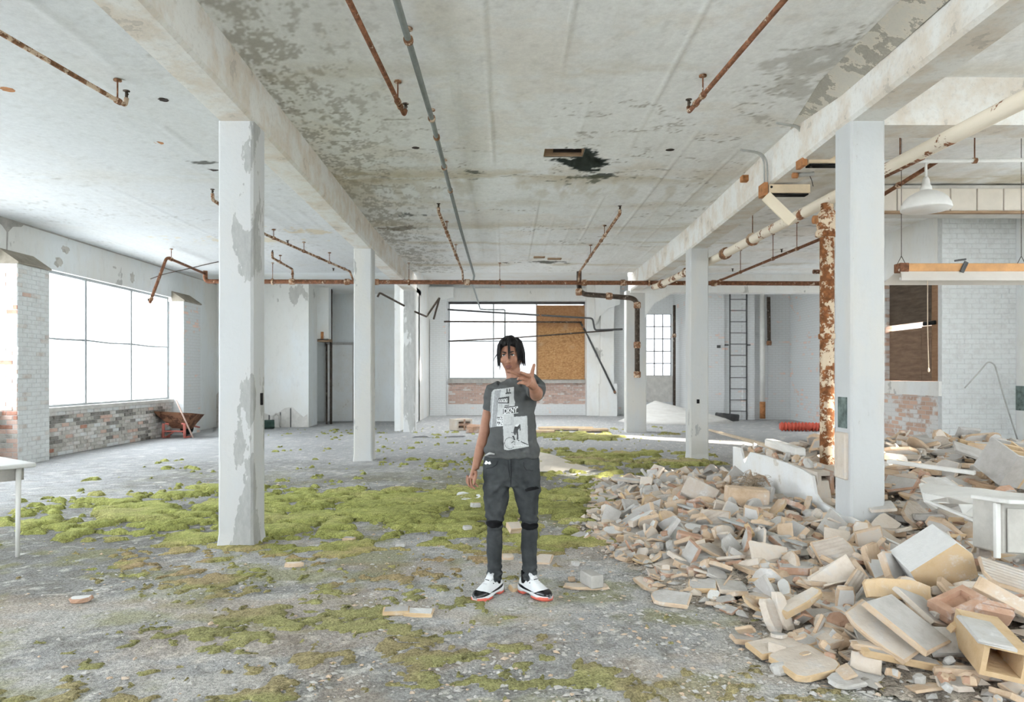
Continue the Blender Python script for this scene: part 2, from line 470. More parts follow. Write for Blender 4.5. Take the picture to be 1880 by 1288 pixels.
def clay(name, a, b, dust=0.35, grooves=0.0):
    s = SH(name, 0.92, 0.12)
    v = s.obj
    f = s.noise(6, 6, 0.72, v)
    c = s.ramp(f, [(0.3, a), (0.52, b), (0.60, tuple(x*(1-dust)+0.61*dust for x in b)), (0.72, (0.78,0.76,0.73))])
    c = s.mix(s.math('MULTIPLY', s.rnd, 0.4), c, tuple(x*0.68 for x in a))
    h = s.noise(30, 2, 0.7, v)
    if grooves: h = s.math('ADD', h, s.math('MULTIPLY', s.wave(11, v, 'Y'), grooves))
    return s.out(c, s.bump(h, 0.6, 0.006))
M['clay_tan'] = clay('clay_tan', (0.54,0.385,0.255), (0.68,0.53,0.39), 0.25)
M['clay_orange'] = clay('clay_orange', (0.44,0.265,0.18), (0.55,0.355,0.255), 0.4)
M['clay_pale'] = clay('clay_pale', (0.62,0.53,0.44), (0.72,0.64,0.555), 0.4)
M['clay_ochre'] = clay('clay_ochre', (0.60,0.42,0.24), (0.70,0.52,0.325), 0.12)
M['tile_grey'] = clay('tile_grey_face', (0.44,0.415,0.385), (0.57,0.545,0.515), 0.5)
M['tile_ribbed'] = clay('tile_ribbed_face', (0.50,0.42,0.35), (0.60,0.53,0.46), 0.5, 1.0)
M['tile_white'] = clay('tile_whitewashed', (0.72,0.71,0.69), (0.80,0.795,0.78), 0.3)
M['stone'] = clay('grey_stone', (0.42,0.40,0.375), (0.58,0.56,0.53), 0.5)
# ------------------------------------------------------------------ the building shell
CZ = 4.20          # ceiling height
YB, YF = -4.0, 26.0
XW = -8.5
S = dict(kind='structure')

# floor: gently uneven slab
def floor_h(x, y):
    return (fbm(x*0.5, y*0.5, 3) - 0.5)*0.03 + (fbm(x*2.3, y*2.3, 3) - 0.5)*0.012
def grid_sheet(name, xs, ys, zf, colf, mat, hole=None, flip=False):
    gx, gy = np.meshgrid(xs, ys, indexing='ij'); gz = zf(gx, gy)
    nx, ny = gx.shape
    vs = np.stack([gx, gy, gz], -1).reshape(-1, 3)
    i = np.arange(nx*ny).reshape(nx, ny)
    fs = np.stack([i[:-1,:-1], i[1:,:-1], i[1:,1:], i[:-1,1:]], -1)
    if flip: fs = fs[..., ::-1]
    if hole is not None:
        cx = (xs[:-1]+xs[1:])/2; cy = (ys[:-1]+ys[1:])/2
        fs = fs[~hole(cx[:,None], cy[None,:])]
    fs = fs.reshape(-1, 4)
    me = bpy.data.meshes.new(name); me.from_pydata(vs.tolist(), [], fs.tolist()); me.materials.append(mat)
    me.polygons.foreach_set('use_smooth', [True]*len(me.polygons))
    col = np.clip(colf(gx, gy, gz), 0.005, 0.95).reshape(-1, 3)
    at = me.attributes.new('albedo', 'FLOAT_COLOR', 'POINT')
    at.data.foreach_set('color', np.concatenate([col, np.ones((len(col), 1))], 1).astype(np.float32).ravel())
    return me
def mixc(c, f, col):
    f = np.clip(f, 0, 1)[..., None]; return c*(1-f) + np.array(col)*f
def ramp_np(f, stops):
    ps = [p for p, _ in stops]; return np.stack([np.interp(f, ps, [c[k] for _, c in stops]) for k in range(3)], -1)
def seg(*parts):
    out = [np.linspace(a, b, int(round((b-a)/s)), endpoint=False) for a, b, s in parts]
    return np.concatenate(out + [np.array([parts[-1][1]])])

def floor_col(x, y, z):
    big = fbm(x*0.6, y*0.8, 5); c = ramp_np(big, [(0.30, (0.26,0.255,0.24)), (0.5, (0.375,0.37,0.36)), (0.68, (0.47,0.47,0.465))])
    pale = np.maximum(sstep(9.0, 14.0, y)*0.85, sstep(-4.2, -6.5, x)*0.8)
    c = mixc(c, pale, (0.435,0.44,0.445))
    grit = fbm(x*9+3, y*9, 5, gain=0.7)
    c = mixc(c, sstep(0.50, 0.66, grit)*0.55*sstep(16,8,y), (0.20,0.19,0.165))
    c = mixc(c, sstep(0.60, 0.72, fbm(x*13, y*13+8, 4, gain=0.75))*0.7, (0.70,0.68,0.63))
    dust = sstep(0.52, 0.66, fbm(x*1.3+31, y*1.8+3, 4))
    c = mixc(c, dust*0.6*sstep(6.5, 5, y), (0.56,0.54,0.50))
    wet = sstep(0.56, 0.66, fbm(x*0.9+7, y*1.5+2, 5)); c = mixc(c, wet*sstep(4.5, 8, y)*sstep(15,10,y)*0.45, (0.24,0.24,0.23))
    green = sstep(0.50, 0.64, fbm(x*1.7+1, y*2.1+9, 6, gain=0.6)); c = mixc(c, green*sstep(13, 7, y)*sstep(-6.5,-4,x)*0.55, (0.27,0.265,0.10))
    brown = sstep(0.54, 0.66, fbm(x*1.1+3, y*1.6+5, 5, gain=0.6)); c = mixc(c, brown*sstep(8, 5.5, y)*0.3, (0.42,0.31,0.21))
    return c
def floor_z(x, y):
    near = sstep(11, 6, y)
    return floor_h(x, y) + near*(fbm(x*7, y*7, 4, gain=0.65) - 0.5)*0.018
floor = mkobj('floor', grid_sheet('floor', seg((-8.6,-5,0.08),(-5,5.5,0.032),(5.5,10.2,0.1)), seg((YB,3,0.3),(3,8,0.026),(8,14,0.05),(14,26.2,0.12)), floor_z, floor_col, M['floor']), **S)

# ceiling slab with the broken-out hole
HX0, HX1, HY0, HY1 = 0.45, 0.93, 8.05, 8.36
def ceil_col(x, y, z):
    c = ramp_np(fbm(x*0.4+3, y*0.4, 4), [(0.32, (0.80,0.80,0.79)), (0.5, (0.86,0.87,0.865)), (0.68, (0.89,0.90,0.90))])
    clean = sstep(-2.3, -2.7, x)
    c = mixc(c, clean*0.92, (0.615,0.63,0.635))
    c = mixc(c, sstep(0.50, 0.70, fbm(x*3.2, y*0.8, 6, gain=0.62))*0.14, (0.60,0.57,0.52))
    c = mixc(c, sstep(0.52, 0.66, fbm(x*0.9+4, y*1.1+2, 6, gain=0.62))*(0.30-0.26*clean), (0.76,0.68,0.58))
    near = sstep(1.5, 0.1, np.abs(x+2.15))*sstep(-2.6, -2.35, x)
    fl = sstep(0.60, 0.68, fbm(x*9, y*6.5, 6, gain=0.75) + near*0.12)*(0.15+0.55*near)
    c = mixc(c, fl, (0.36,0.34,0.30))
    for y0, w, k in ((9.2, 0.6, 0.8), (12.2, 0.55, 0.55), (13.8, 0.3, 0.75), (16.5, 0.35, 0.75), (6.0, 0.3, 0.35), (10.6, 0.4, 0.35)):
        b = sstep(w, 0, np.abs(y-y0+0.25*(fbm(x*0.8+y0, y*0, 3)-0.5)))*sstep(0.40, 0.60, fbm(x*1.1+y0, y*3.2, 5, gain=0.6))*(1-0.8*clean)
        c = mixc(c, b*k*0.7, (0.50,0.41,0.25))
    band = sstep(1.4, 0.2, np.abs(y-9.6))*(1-clean)
    c = mixc(c, band*sstep(0.5, 0.66, fbm(x*5, y*1.2+4, 5))*0.35, (0.50,0.43,0.30))
    crk = np.abs(fbm(x*0.9+11, y*2.2+5, 5, gain=0.55)-0.5); c = mixc(c, sstep(0.012, 0.0, crk)*sstep(0.48,0.6,fbm(x*0.7, y*0.7+6, 2))*0.7*(1-0.5*clean), (0.24,0.21,0.17))
    def spot(x0, y0, rx, ry, thr, col, k=1.0, sc=4.0):
        nonlocal c
        r = np.sqrt(((x-x0)/rx)**2 + ((y-y0)/ry)**2) + (fbm(x*sc, y*sc+x0, 6, gain=0.65)-0.5)*3.2
        c = mixc(c, sstep(thr, thr-0.25, r)*k, col)
    spot(0.97, 8.60, 0.33, 0.50, 0.95, (0.035,0.045,0.04)); spot(1.30, 9.15, 0.40, 0.13, 0.85, (0.05,0.06,0.05), 0.9, 6.0)
    spot(1.0, 9.3, 0.5, 0.25, 0.5, (0.10,0.11,0.07), 0.8, 5.0)
    spot(-0.42, 9.0, 0.22, 0.12, 0.7, (0.10,0.11,0.09), 0.8, 7.0); spot(-1.55, 11.4, 0.40, 0.14, 0.7, (0.10,0.11,0.10), 0.8, 6.0)
    spot(0.9, 16.2, 0.9, 0.22, 0.7, (0.08,0.08,0.06), 0.85, 4.0); spot(-2.1, 12.4, 0.75, 0.25, 0.7, (0.18,0.14,0.09), 0.7, 4.0)
    spot(-3.9, 8.6, 0.28, 0.10, 0.7, (0.10,0.10,0.09), 0.9, 7.0); spot(-5.6, 13.5, 1.6, 0.35, 0.6, (0.62,0.50,0.28), 0.5, 3.0)
    spot(-3.6, 12.6, 0.9, 0.3, 0.6, (0.60,0.47,0.26), 0.55, 3.0); spot(2.6, 6.2, 0.5, 1.2, 0.5, (0.35,0.33,0.29), 0.5, 3.0)
    return c
def ceil_z(x, y):
    fr = np.abs(((x*3.1) % 1.0)-0.5); seam = sstep(0.05, 0.0, fr)*sstep(0.40, 0.55, fbm(np.floor(x*3.1)*7.7, y*0.35, 3))
    return CZ - 0.003 - seam*0.010 + (fbm(x*2.0, y*1.2, 3)-0.5)*0.012
xs = np.unique(np.concatenate([seg((-8.8,-2.4,0.045),(-2.4,3.3,0.024),(3.3,10.2,0.07)), [HX0, HX1]])); ysn = np.unique(np.concatenate([seg((YB,4.4,0.4),(4.4,9.5,0.03),(9.5,17.8,0.06)), [HY0, HY1]]))
ceiling = mkobj('ceiling', grid_sheet('ceiling', xs, ysn, ceil_z, ceil_col, M['ceiling'], lambda a, b: (a>HX0)&(a<HX1)&(b>HY0)&(b<HY1), True), **S)
z0 = CZ+0.012
mb = MB()
mb.box((-8.8, YB, z0), (HX0, 17.8, CZ+0.16)); mb.box((HX1, YB, z0), (10.2, 17.8, CZ+0.16))
mb.box((HX0, YB, z0), (HX1, HY0, CZ+0.16)); mb.box((HX0, HY1, z0), (HX1, 17.8, CZ+0.16))
mb.box((-8.8, 17.8, CZ), (-2.9, 23.2, CZ+0.16)); mb.box((3.6, 17.8, CZ), (10.2, 18.5, CZ+0.16))
mb.build('slab', M['wallpaint'], ceiling)
MB().box((HX0,HY1-0.012,CZ+0.004),(HX1,HY1-0.002,CZ+0.16)).build('broken_lath', M['wood_brown'], ceiling)
MB().box((HX0+0.12,HY1-0.02,CZ+0.05),(HX1-0.02,HY1-0.011,CZ+0.12)).build('dark_gap', M['darkhole'], ceiling)
MB().box((HX0+0.002,HY0,CZ+0.004),(HX0+0.012,HY1-0.013,CZ+0.16)).build('broken_lath', M['wood_brown'], ceiling)
MB().box((HX1-0.012,HY0,CZ+0.004),(HX1-0.002,HY1-0.013,CZ+0.16)).build('broken_lath', M['wood_brown'], ceiling)
MB().box((HX0-0.05, HY0-0.05, CZ+0.162), (HX1+0.05, HY1+0.05, CZ+0.2)).build('void_board', M['board_dark'], ceiling)
for k, (y, z) in enumerate(((8.12, 4.10), (8.22, 4.13))):
    MB().cbox((0.69, y, CZ+0.09+0.03*k), (0.46, 0.035, 0.04), Euler((0, R(3-6*k), 0)).to_matrix().to_4x4(), 0.006).build('broken_lath', M['wood_brown'], ceiling)
us = MB().box((-2.9, 22.2, 5.0), (10.2, 26.3, 5.15)).box((-2.9, 17.85, 5.0), (10.2, 18.7, 5.15)).box((-2.9, 18.7, 5.0), (-1.2, 22.2, 5.15)).box((2.4, 18.7, 5.0), (10.2, 22.2, 5.15))
us.build('upper_slab', M['paint'], ceiling)
MB().box((2.4,18.5,5.15),(2.6,22.3,7.0)).box((-2.1,18.5,5.15),(2.6,18.7,6.4)).build('roof_sun_screen', M['paint'], ceiling)  # unseen screen added over the roof opening to keep the sun out
MB().box((-2.9, 17.78, CZ+0.16), (3.3, 17.9, 5.0)).build('upper_lip', M['paint'], ceiling)
MB().box((3.3, 18.5, CZ), (10.2, 18.6, 5.0)).build('upper_lip', M['paint'], ceiling)
# second small break in the slab and holes left by fittings
def dent(px, py, rx, ry, mat='darkhole'):
    c = ATZ(px, py, CZ-0.002)
    m = MB(); n = 16
    ring = [Vector((c.x+rx*math.cos(2*math.pi*j/n)*(1+0.15*math.sin(3*j)), c.y+ry*math.sin(2*math.pi*j/n), CZ-0.004)) for j in range(n)]
    top = [Vector((v.x, v.y, CZ+0.03)) for v in ring]
    m.rings([ring, top], 0, False); m.build('fitting_hole', M[mat], ceiling)
for a in ((763,271,0.045,0.045),(1230,275,0.05,0.045),(563,36,0.05,0.04),(300,183,0.045,0.05),(383,312,0.13,0.05),(676,48,0.05,0.045)): dent(*a)
dent(292, 262, 0.05, 0.05, 'rust_orange'); dent(14, 164, 0.06, 0.06, 'rust_orange')
for px, py, w in ((1018,474,0.20), (990,471,0.16)):
    c = ATZ(px, py, CZ); MB().cbox((c.x, c.y, CZ-0.01), (w*1.6, 0.16, 0.03), None, 0.008).build('patch_board', M['wood_brown'], ceiling)

# beams (chamfered concrete, slightly spreading with the column rows)
def beam(name, pts, w, z0, z1, mat, ch, **tags):
    m = MB(); rg = []
    for x, y in pts:
        h = w/2
        rg.append([Vector((x+u, y, z)) for u, z in ((-h, z1), (-h, z0+ch), (-h+ch, z0), (h-ch, z0), (h, z0+ch), (h, z1))])
    m.rings(rg, 0, False)
    return m.build(name, mat, **tags)
LB = [(-2.14, YB), (-2.405, 6.2), (-2.57, 12.3), (-2.60, 18.5)]
RB = [(2.97, YB), (3.205, 6.2), (3.435, 12.3), (3.46, 18.5)]
beam('ceiling_beam', LB, 0.33, 3.78, CZ, M['beam'], 0.03, label='long flaking concrete ceiling beam over the peeling columns on the left', cat='beam')
b = empty('ceiling_beam', (3.2, 6.2, 3.78), label='long whitewashed ceiling beam carrying broken light fittings on the right', cat='beam')
beam('beam_body', RB, 0.33, 3.78, CZ, M['beam'], 0.03, parent=b)
m = MB(); rg = []
for (x, y), k in zip(((2.97,YB),(3.09,3.0),(3.205,6.2),(3.25,7.4)), (0.2,0.2,0.2,0.02)):
    rg.append([Vector((x-0.16, y, CZ-0.01)), Vector((x-0.16-k, y, CZ-0.005)), Vector((x-0.16, y, CZ-0.14*min(1,k*5)))])
m.rings(rg, 0, False); m.build('stained_fillet', paint('stained_fillet', base=(0.56,0.53,0.47), under=(0.36,0.335,0.29), amount=0.40, scale=5, zstretch=1, dirt=0.3, seed=5), b)
# cross beams in the right-hand bay
box('ceiling_beam', (3.3, 6.12, 3.77), (8.6, 6.45, CZ), M['beam'], label='short whitewashed cross beam running right from the nearest right column', cat='beam')
m = MB(); m.box((3.3, 18.15, 3.72), (9.8, 18.5, CZ))
m.prism([(3.70, 3.72), (3.70, 3.05), (3.78, 3.22), (3.95, 3.45), (4.45, 3.72)], 'y', 18.2, 18.46)
m.build('ceiling_beam', M['paint'], label='far white cross beam with curved haunch, behind the rusty main pipe on the right', cat='beam')
# boxed soffit of square panels
sf = empty('panel_soffit', (7.2, 9.5, 3.77), label='boxed soffit of square cream panels above the white brick pier', cat='soffit')
box('soffit_body', (5.05, 9.5, 3.80), (8.40, 9.9, CZ-0.03), M['concrete_light'], sf)
for k in range(9):
    MB().cbox((5.24+0.37*k, 9.49, 3.965), (0.355, 0.025, 0.31), None, 0.006).build('panel', plain('soffit_panel', (0.72,0.66,0.58), 0.8, 0.06, 4) if k == 0 else bpy.data.materials['soffit_panel'], sf)
MB().box((5.02, 9.44, 3.77), (8.40, 9.52, 3.80)).build('lower_trim', M['wood_brown'], sf)

# columns ------------------------------------------------------------
def column(x0, x1, y, w, mat, label, extras=()):
    o = empty('concrete_column', ((x0+x1)/2, y+w/2, 0), label=label, cat='column')
    c = 0.02; m = MB(); rg = []
    for k, z in enumerate(np.linspace(-0.03, 3.785, 26)):
        j = 0.004
        f = lambda: rnd.uniform(-j, j)
        flare = 0.012*max(0, 1 - z/0.12) if z < 0.12 else 0
        a0, a1, b0, b1 = x0-flare, x1+flare, y-flare, y+w+flare
        rg.append([Vector((a0+c+f(), b0, z)), Vector((a1-c+f(), b0, z)), Vector((a1, b0+c+f(), z)), Vector((a1, b1-c, z)),
                   Vector((a1-c, b1, z)), Vector((a0+c, b1, z)), Vector((a0, b1-c, z)), Vector((a0, b0+c+f(), z))])
    m.rings(rg, 0, False); m.build('shaft', mat, o)
    return o
L1 = column(-2.56, -2.25, 6.05, 0.31, M['l1'], 'nearest left column, white paint peeling off in big grey patches')
L2 = column(-2.725, -2.40, 12.15, 0.32, M['column_worn'], 'middle left white column standing beside the panelled door')
L3 = column(-2.76, -2.45, 18.25, 0.31, M['column_peeling'], 'farthest left column, grey worn patch at mid height')
R1 = column(3.055, 3.36, 6.05, 0.31, M['column_worn'], 'nearest right white column rising out of the rubble')
R2 = column(3.27, 3.60, 12.15, 0.33, M['column_worn'], 'middle right white column with small dark socket hole')
R3 = column(3.20, 3.74, 18.25, 0.34, M['column_worn'], 'farthest right column carrying the elbowed drain pipe')
MB().cbox((3.41, 12.15, 1.22-0.16), (0.05, 0.012, 0.075), None, 0.003).build('socket_hole', M['black'], R2)
MB().cbox((-2.245, 6.26, 1.31), (0.01, 0.05, 0.11), None, 0.002).build('socket_hole', M['black'], L1)
MB().cbox((3.052, 6.20, 1.19), (0.012, 0.16, 0.28), None, 0.003).build('green_paint_patch', M['green_paint'], R1)
MB().cbox((3.052, 6.20, 0.80), (0.06, 0.2, 0.42), None, 0.01).build('plaster_stub', M['clay_pale'], R1)

# ------------------------------------------------------------------ left wall with window bays
BR = {k: MB().cbox((0,0,0), (1,1,1), None, 0.0).mesh('brick_'+k, M[k]) for k in ()}
def brick_mesh(key, sz):
    return MB().cbox((0,0,0), sz, None, 0.006).mesh('brick', M[key])
BRK = {}
def get_brick(key, sz):
    k = (key, tuple(round(s, 3) for s in sz))
    if k not in BRK: BRK[k] = brick_mesh(key, sz)
    return BRK[k]
def lay_bricks(parent, face, fixed, u0, u1, z0, z1, pick, course=0.0765, bl=0.225, proud=0.012, joint=0.010, jit=0.004):
    """courses of single bricks on a wall face; face 'x+': plane x=fixed facing +x, 'y-': plane y=fixed facing -y"""
    nc = int(round((z1-z0)/course)); ch = (z1-z0)/nc; cnt = 0
    for r in range(nc):
        z = z0+(r+0.5)*ch
        u = u0 - (bl/2 if r % 2 else 0)
        while u < u1-0.01:
            a, b = max(u, u0), min(u+bl, u1); u += bl
            ln = b-a-joint
            if ln < 0.03: continue
            ln = round(ln/0.0375)*0.0375 - 0.004 if ln < bl-joint-0.002 else bl-joint
            if ln < 0.03: continue
            key = pick((a+b)/2, z)
            dp = 0.05
            off = proud + rnd.uniform(-jit, jit) - dp/2
            if face[0] == 'x':
                sg = 1 if face[1] == '+' else -1
                o = mkobj('brick', get_brick(key, (dp, ln, ch-joint)), parent)
                o.location = (fixed+sg*off, (a+b)/2, z)
            else:
                o = mkobj('brick', get_brick(key, (ln, dp, ch-joint)), parent)
                o.location = ((a+b)/2, fixed-off, z)
            o.rotation_euler = (rnd.uniform(-.008,.008), rnd.uniform(-.008,.008), rnd.uniform(-.008,.008))
            cnt += 1
    return cnt

WZ0, WZ1 = 0.92, 3.50
wall_left = MB().box((XW-0.3, YB, WZ1), (XW, 20.3, CZ)).box((XW-0.3, 18.28, 0), (XW, 20.3, WZ1)).build('wall_left', M['wallpaint'], **S)
for k, (y0, y1, zt) in enumerate(((-4.0,-3.6,0.45),)): pass
# ragged grey patches and a hairline crack on the upper wall band
def blotch(parent, x, y, z, ry, rz, mat, seed, n=14, t=0.004, name='bare_patch', axis='x'):
    r_ = random.Random(seed); poly = []
    for j in range(n):
        a = 2*math.pi*j/n; k = r_.uniform(0.55, 1.1)
        poly.append((math.cos(a)*ry*k, math.sin(a)*rz*k))
    if axis == 'x': MB().prism([(y+u, z+v) for u, v in poly], 'x', x, x+t).build(name, mat, parent)
    else: MB().prism([(x+u, z+v) for u, v in poly], 'y', y-t, y).build(name, mat, parent)
MB().prism([(11.15,4.2),(11.5,4.2),(12.05,4.2),(11.95,4.12),(11.75,4.08),(11.62,3.95),(11.5,4.05),(11.35,4.1)], 'x', XW, XW+0.004).build('bare_patch', M['concrete'], wall_left)
MB().prism([(11.60,3.96),(11.64,3.96),(11.62,3.6),(11.59,3.6)], 'x', XW, XW+0.003).build('wall_crack', M['concrete'], wall_left)
blotch(wall_left, XW, 11.5, 3.58, 0.35, 0.07, M['concrete'], 3)
blotch(wall_left, XW, 12.95, 3.66, 0.14, 0.10, M['brick_grey'], 5); blotch(wall_left, XW, 13.15, 3.95, 0.13, 0.09, M['brick_grey'], 6)
blotch(wall_left, XW, 15.5, 3.74, 0.10, 0.16, M['brick_grey'], 8); blotch(wall_left, XW, 14.8, 3.86, 0.08, 0.03, M['concrete'], 9)
MB().prism([(YB, CZ-0.005),(20.3, CZ-0.005),(20.3, CZ-0.03),(YB, CZ-0.03)], 'x', XW, XW+0.006).build('ceiling_joint', M['concrete'], wall_left)

def pick_pier(y, z):
    n = float(fbm(np.array([y*2.1+3]), np.array([z*1.3]), 3)[0]); r_ = rnd.random()
    return 'brick_white' if r_ < 0.86 else ('brick_chalky' if r_ < 0.97 else 'brick_pink')
def pick_side(y, z):
    r_ = rnd.random()
    if z < 1.05: return 'brick_red' if r_ < 0.12 else ('brick_pink' if r_ < 0.7 else 'brick_grey')
    return 'brick_white' if r_ < 0.42 else ('brick_chalky' if r_ < 0.74 else ('brick_pink' if r_ < 0.97 else 'brick_red'))
def pick_spandrel(y, z):
    n = float(fbm(np.array([y*1.5]), np.array([z*2.6+4]), 3)[0]) + rnd.uniform(-0.14, 0.14)
    if z > 0.80: return 'brick_chalky' if rnd.random() < 0.7 else 'brick_white'
    if n > 0.66: return 'brick_sooty'
    if n > 0.56: return 'brick_grey'
    if n > 0.52: return 'brick_red' if rnd.random() < 0.4 else 'brick_pink'
    return 'brick_chalky' if rnd.random() < 0.6 else ('brick_white' if rnd.random() < 0.5 else 'brick_grey')

def pier(n, y0, y1, bricks):
    px = XW+0.30; zt = 3.40
    t = empty('trim_%d' % n, (XW+0.15, (y0+y1)/2, 0), **S)
    box('pier_core', (XW-0.3, y0, 0), (px, y1, zt), M['mortar_white'] if bricks else M['whitebrick_y'], t)
    m = MB(); m.prism([(XW, zt), (px+0.03, zt), (px+0.03, zt+0.03), (XW, zt+0.26)], 'y', y0-0.02, y1+0.02)
    m.build('sloped_cap', M['wood_brown'] if False else plain('cap_stone', (0.30,0.265,0.215), 0.9, 0.2, 5, bump=0.4), t)
    if bricks:
        lay_bricks(t, 'x+', px, y0, y1, 0.0, zt, pick_pier, proud=0.008, joint=0.008)
        lay_bricks(t, 'y-', y0, XW, px+0.006, 0.0, zt, pick_side, proud=0.008, joint=0.008)
    return t
pier(1, 11.44, 12.24, True)
pier(2, 17.33, 18.28, False)
pier(3, 5.55, 6.35, False)
pier(4, -0.35, 0.45, False)
for n, (y0, y1) in enumerate(((-4.0,-0.35),(0.45,5.55),(6.35,11.44),(12.24,17.33))):
    sp = empty('trim_%d' % (5+n), (XW, (y0+y1)/2, 0), **S)
    box('spandrel_core', (XW-0.3, y0, 0), (XW, y1, WZ0-0.08), M['mortar'], sp)
    if n == 3: lay_bricks(sp, 'x+', XW, y0, y1, 0.0, WZ0-0.08, pick_spandrel, proud=0.014, jit=0.007)
    if n == 2: lay_bricks(sp, 'x+', XW, 10.5, y1, 0.0, WZ0-0.08, pick_spandrel, proud=0.014, jit=0.007)
    box('sill', (XW-0.3, y0, WZ0-0.08), (XW+0.05, y1, WZ0), M['concrete_light'], sp)
    w = empty('window_%d' % (n+1), (XW-0.12, (y0+y1)/2, WZ0), **S)
    k = 3; xs = np.linspace(y0, y1, k+1); xg = XW-0.12; zm = 2.23
    for i in range(k):
        for (za, zb) in ((WZ0, zm), (zm, WZ1)):
            MB().box((xg-0.004, xs[i], za), (xg+0.004, xs[i+1], zb)).build('pane', M['pane'], w)
    for i in range(k+1):
        yy = min(max(xs[i], y0+0.025), y1-0.025)
        MB().cbox((xg, yy, (WZ0+WZ1)/2), (0.07, 0.07, WZ1-WZ0), None, 0.008).build('mullion', M['steel_frame'], w)
    for i in range(k):
        mbar = MB().tube([(xg+0.01, xs[i]+0.02, zm+0.008), (xg+0.01, (xs[i]+xs[i+1])/2, zm-0.012), (xg+0.01, xs[i+1]-0.02, zm+0.006)], 0.022, 6)
        mbar.build('transom', M['steel_frame'], w)
    box('head_rail', (xg-0.03, y0, WZ1-0.05), (xg+0.03, y1, WZ1), M['steel_frame'], w)
    box('bottom_rail', (xg-0.03, y0, WZ0), (xg+0.03, y1, WZ0+0.045), M['steel_frame'], w)

portal('daylight_portal', (XW-0.16, 6.665, (WZ0+WZ1)/2), (0, R(-90), 0), WZ1-WZ0, 21.33)
# ------------------------------------------------------------------ walls at the back left
wall_corner = MB().box((XW-0.3, 20.0, 0), (-5.80, 20.9, CZ)).build('wall_far_left', M['wallpaint'], **S)
# torn-away plaster at its foot: bare masonry with dark studs
m = MB(); m.prism([(-7.12,0.0),(-7.1,0.42),(-6.9,0.34),(-6.72,0.40),(-6.5,0.56),(-6.3,0.60),(-6.1,0.42),(-5.95,0.30),(-5.84,0.38),(-5.82,0.0)], 'y', 19.985, 20.0); m.build('bare_foot', M['concrete_light'], wall_corner)
m = MB(); m.prism([(-8.5,0.0),(-8.5,0.95),(-8.38,1.1),(-8.2,0.85),(-8.05,0.92),(-7.8,0.74),(-7.5,0.80),(-7.45,0.0)], 'y', 19.985, 20.0); m.build('bare_foot', M['brick_grey'], wall_corner)
for x, h in ((-8.3,0.85),(-7.75,0.66),(-6.95,0.36),(-6.62,0.44),(-6.32,0.56)):
    MB().cbox((x, 19.975, h/2), (0.03, 0.02, h), None, 0.003).build('dark_stud', M['dark_frame'], wall_corner)
MB().prism([(-8.02,1.24),(-7.98,1.22),(-7.78,1.56),(-7.80,1.62)], 'y', 19.992, 20.0).build('orange_paint_smear', plain('orange_smear', (0.80,0.42,0.26), 0.8), wall_corner)
MB().cbox((-7.22, 19.94, 0.19), (0.02, 0.02, 0.38), None, 0.003).build('dark_stud', M['dark_frame'], wall_corner)
wall_door = MB().box((-6.6, 22.5, 0), (-2.9, 22.8, CZ)).box((-6.6, 20.9, 0), (-6.4, 22.5, CZ)).build('wall_far_door', M['wallpaint'], **S)
# alcove post and pipe between the two walls
al = empty('trim_9', (-5.7, 21.5, 0), **S)
box('post', (-5.80, 20.9, 2.6), (-5.45, 21.2, CZ), M['paint'], al)
box('lintel', (-5.80, 20.9, 2.55), (-5.42, 21.25, 2.63), M['wood_brown'], al)
box('rust_bracket', (-5.68, 20.86, 2.63), (-5.60, 20.9, 2.85), M['rust_orange'], al)
MB().tube([(-5.48, 21.3, 0.0), (-5.48, 21.3, CZ)], 0.04, 10).build('riser_pipe', M['dark_pipe'], al)
MB().tube([(-5.62, 21.32, 0.0), (-5.62, 21.32, 2.5)], 0.028, 10).build('riser_pipe', M['dark_pipe'], al)
# door
dr = empty('door_1', (-5.48, 22.48, 0), **S)
MB().box((-5.98,22.42,0),(-5.90,22.5,2.60)).box((-5.06,22.42,0),(-4.98,22.5,2.60)).box((-5.98,22.42,2.52),(-4.98,22.5,2.60)).build('door_frame', M['stone'], dr)
leaf = MB().box((-5.90,22.455,0.02),(-5.06,22.5,2.52)).build('door_leaf', M['plaster'], dr)
for z0, z1 in ((1.42,2.40),(1.10,1.36),(0.72,1.04),(0.34,0.66)):
    for lo, hi in (((-5.80,z0),(-5.16,z0+0.02)), ((-5.80,z1-0.02),(-5.16,z1)), ((-5.80,z0),(-5.78,z1)), ((-5.18,z0),(-5.16,z1))):
        MB().box((lo[0]-0.01,22.43,lo[1]-0.01),(hi[0]+0.01,22.456,hi[1]+0.01)).build('panel_molding', M['stone'], leaf)
    MB().cbox((-5.48,22.452,(z0+z1)/2), (0.56,0.012,z1-z0-0.1), None, 0.005).build('door_panel', M['plaster'], leaf)
MB().lathe([(0.0,0),(0.03,0.01),(0.03,0.03),(0.0,0.04)], (-5.14,22.44,1.22), 10, 0, Euler((R(90),0,0)).to_matrix().to_4x4()).build('door_knob', M['rust'], leaf)
# partition beside the far left column
wall_part = MB().box((-3.05, 18.56, 0), (-2.90, YF, 5.0)).build('wall_partition', M['paint'], **S)

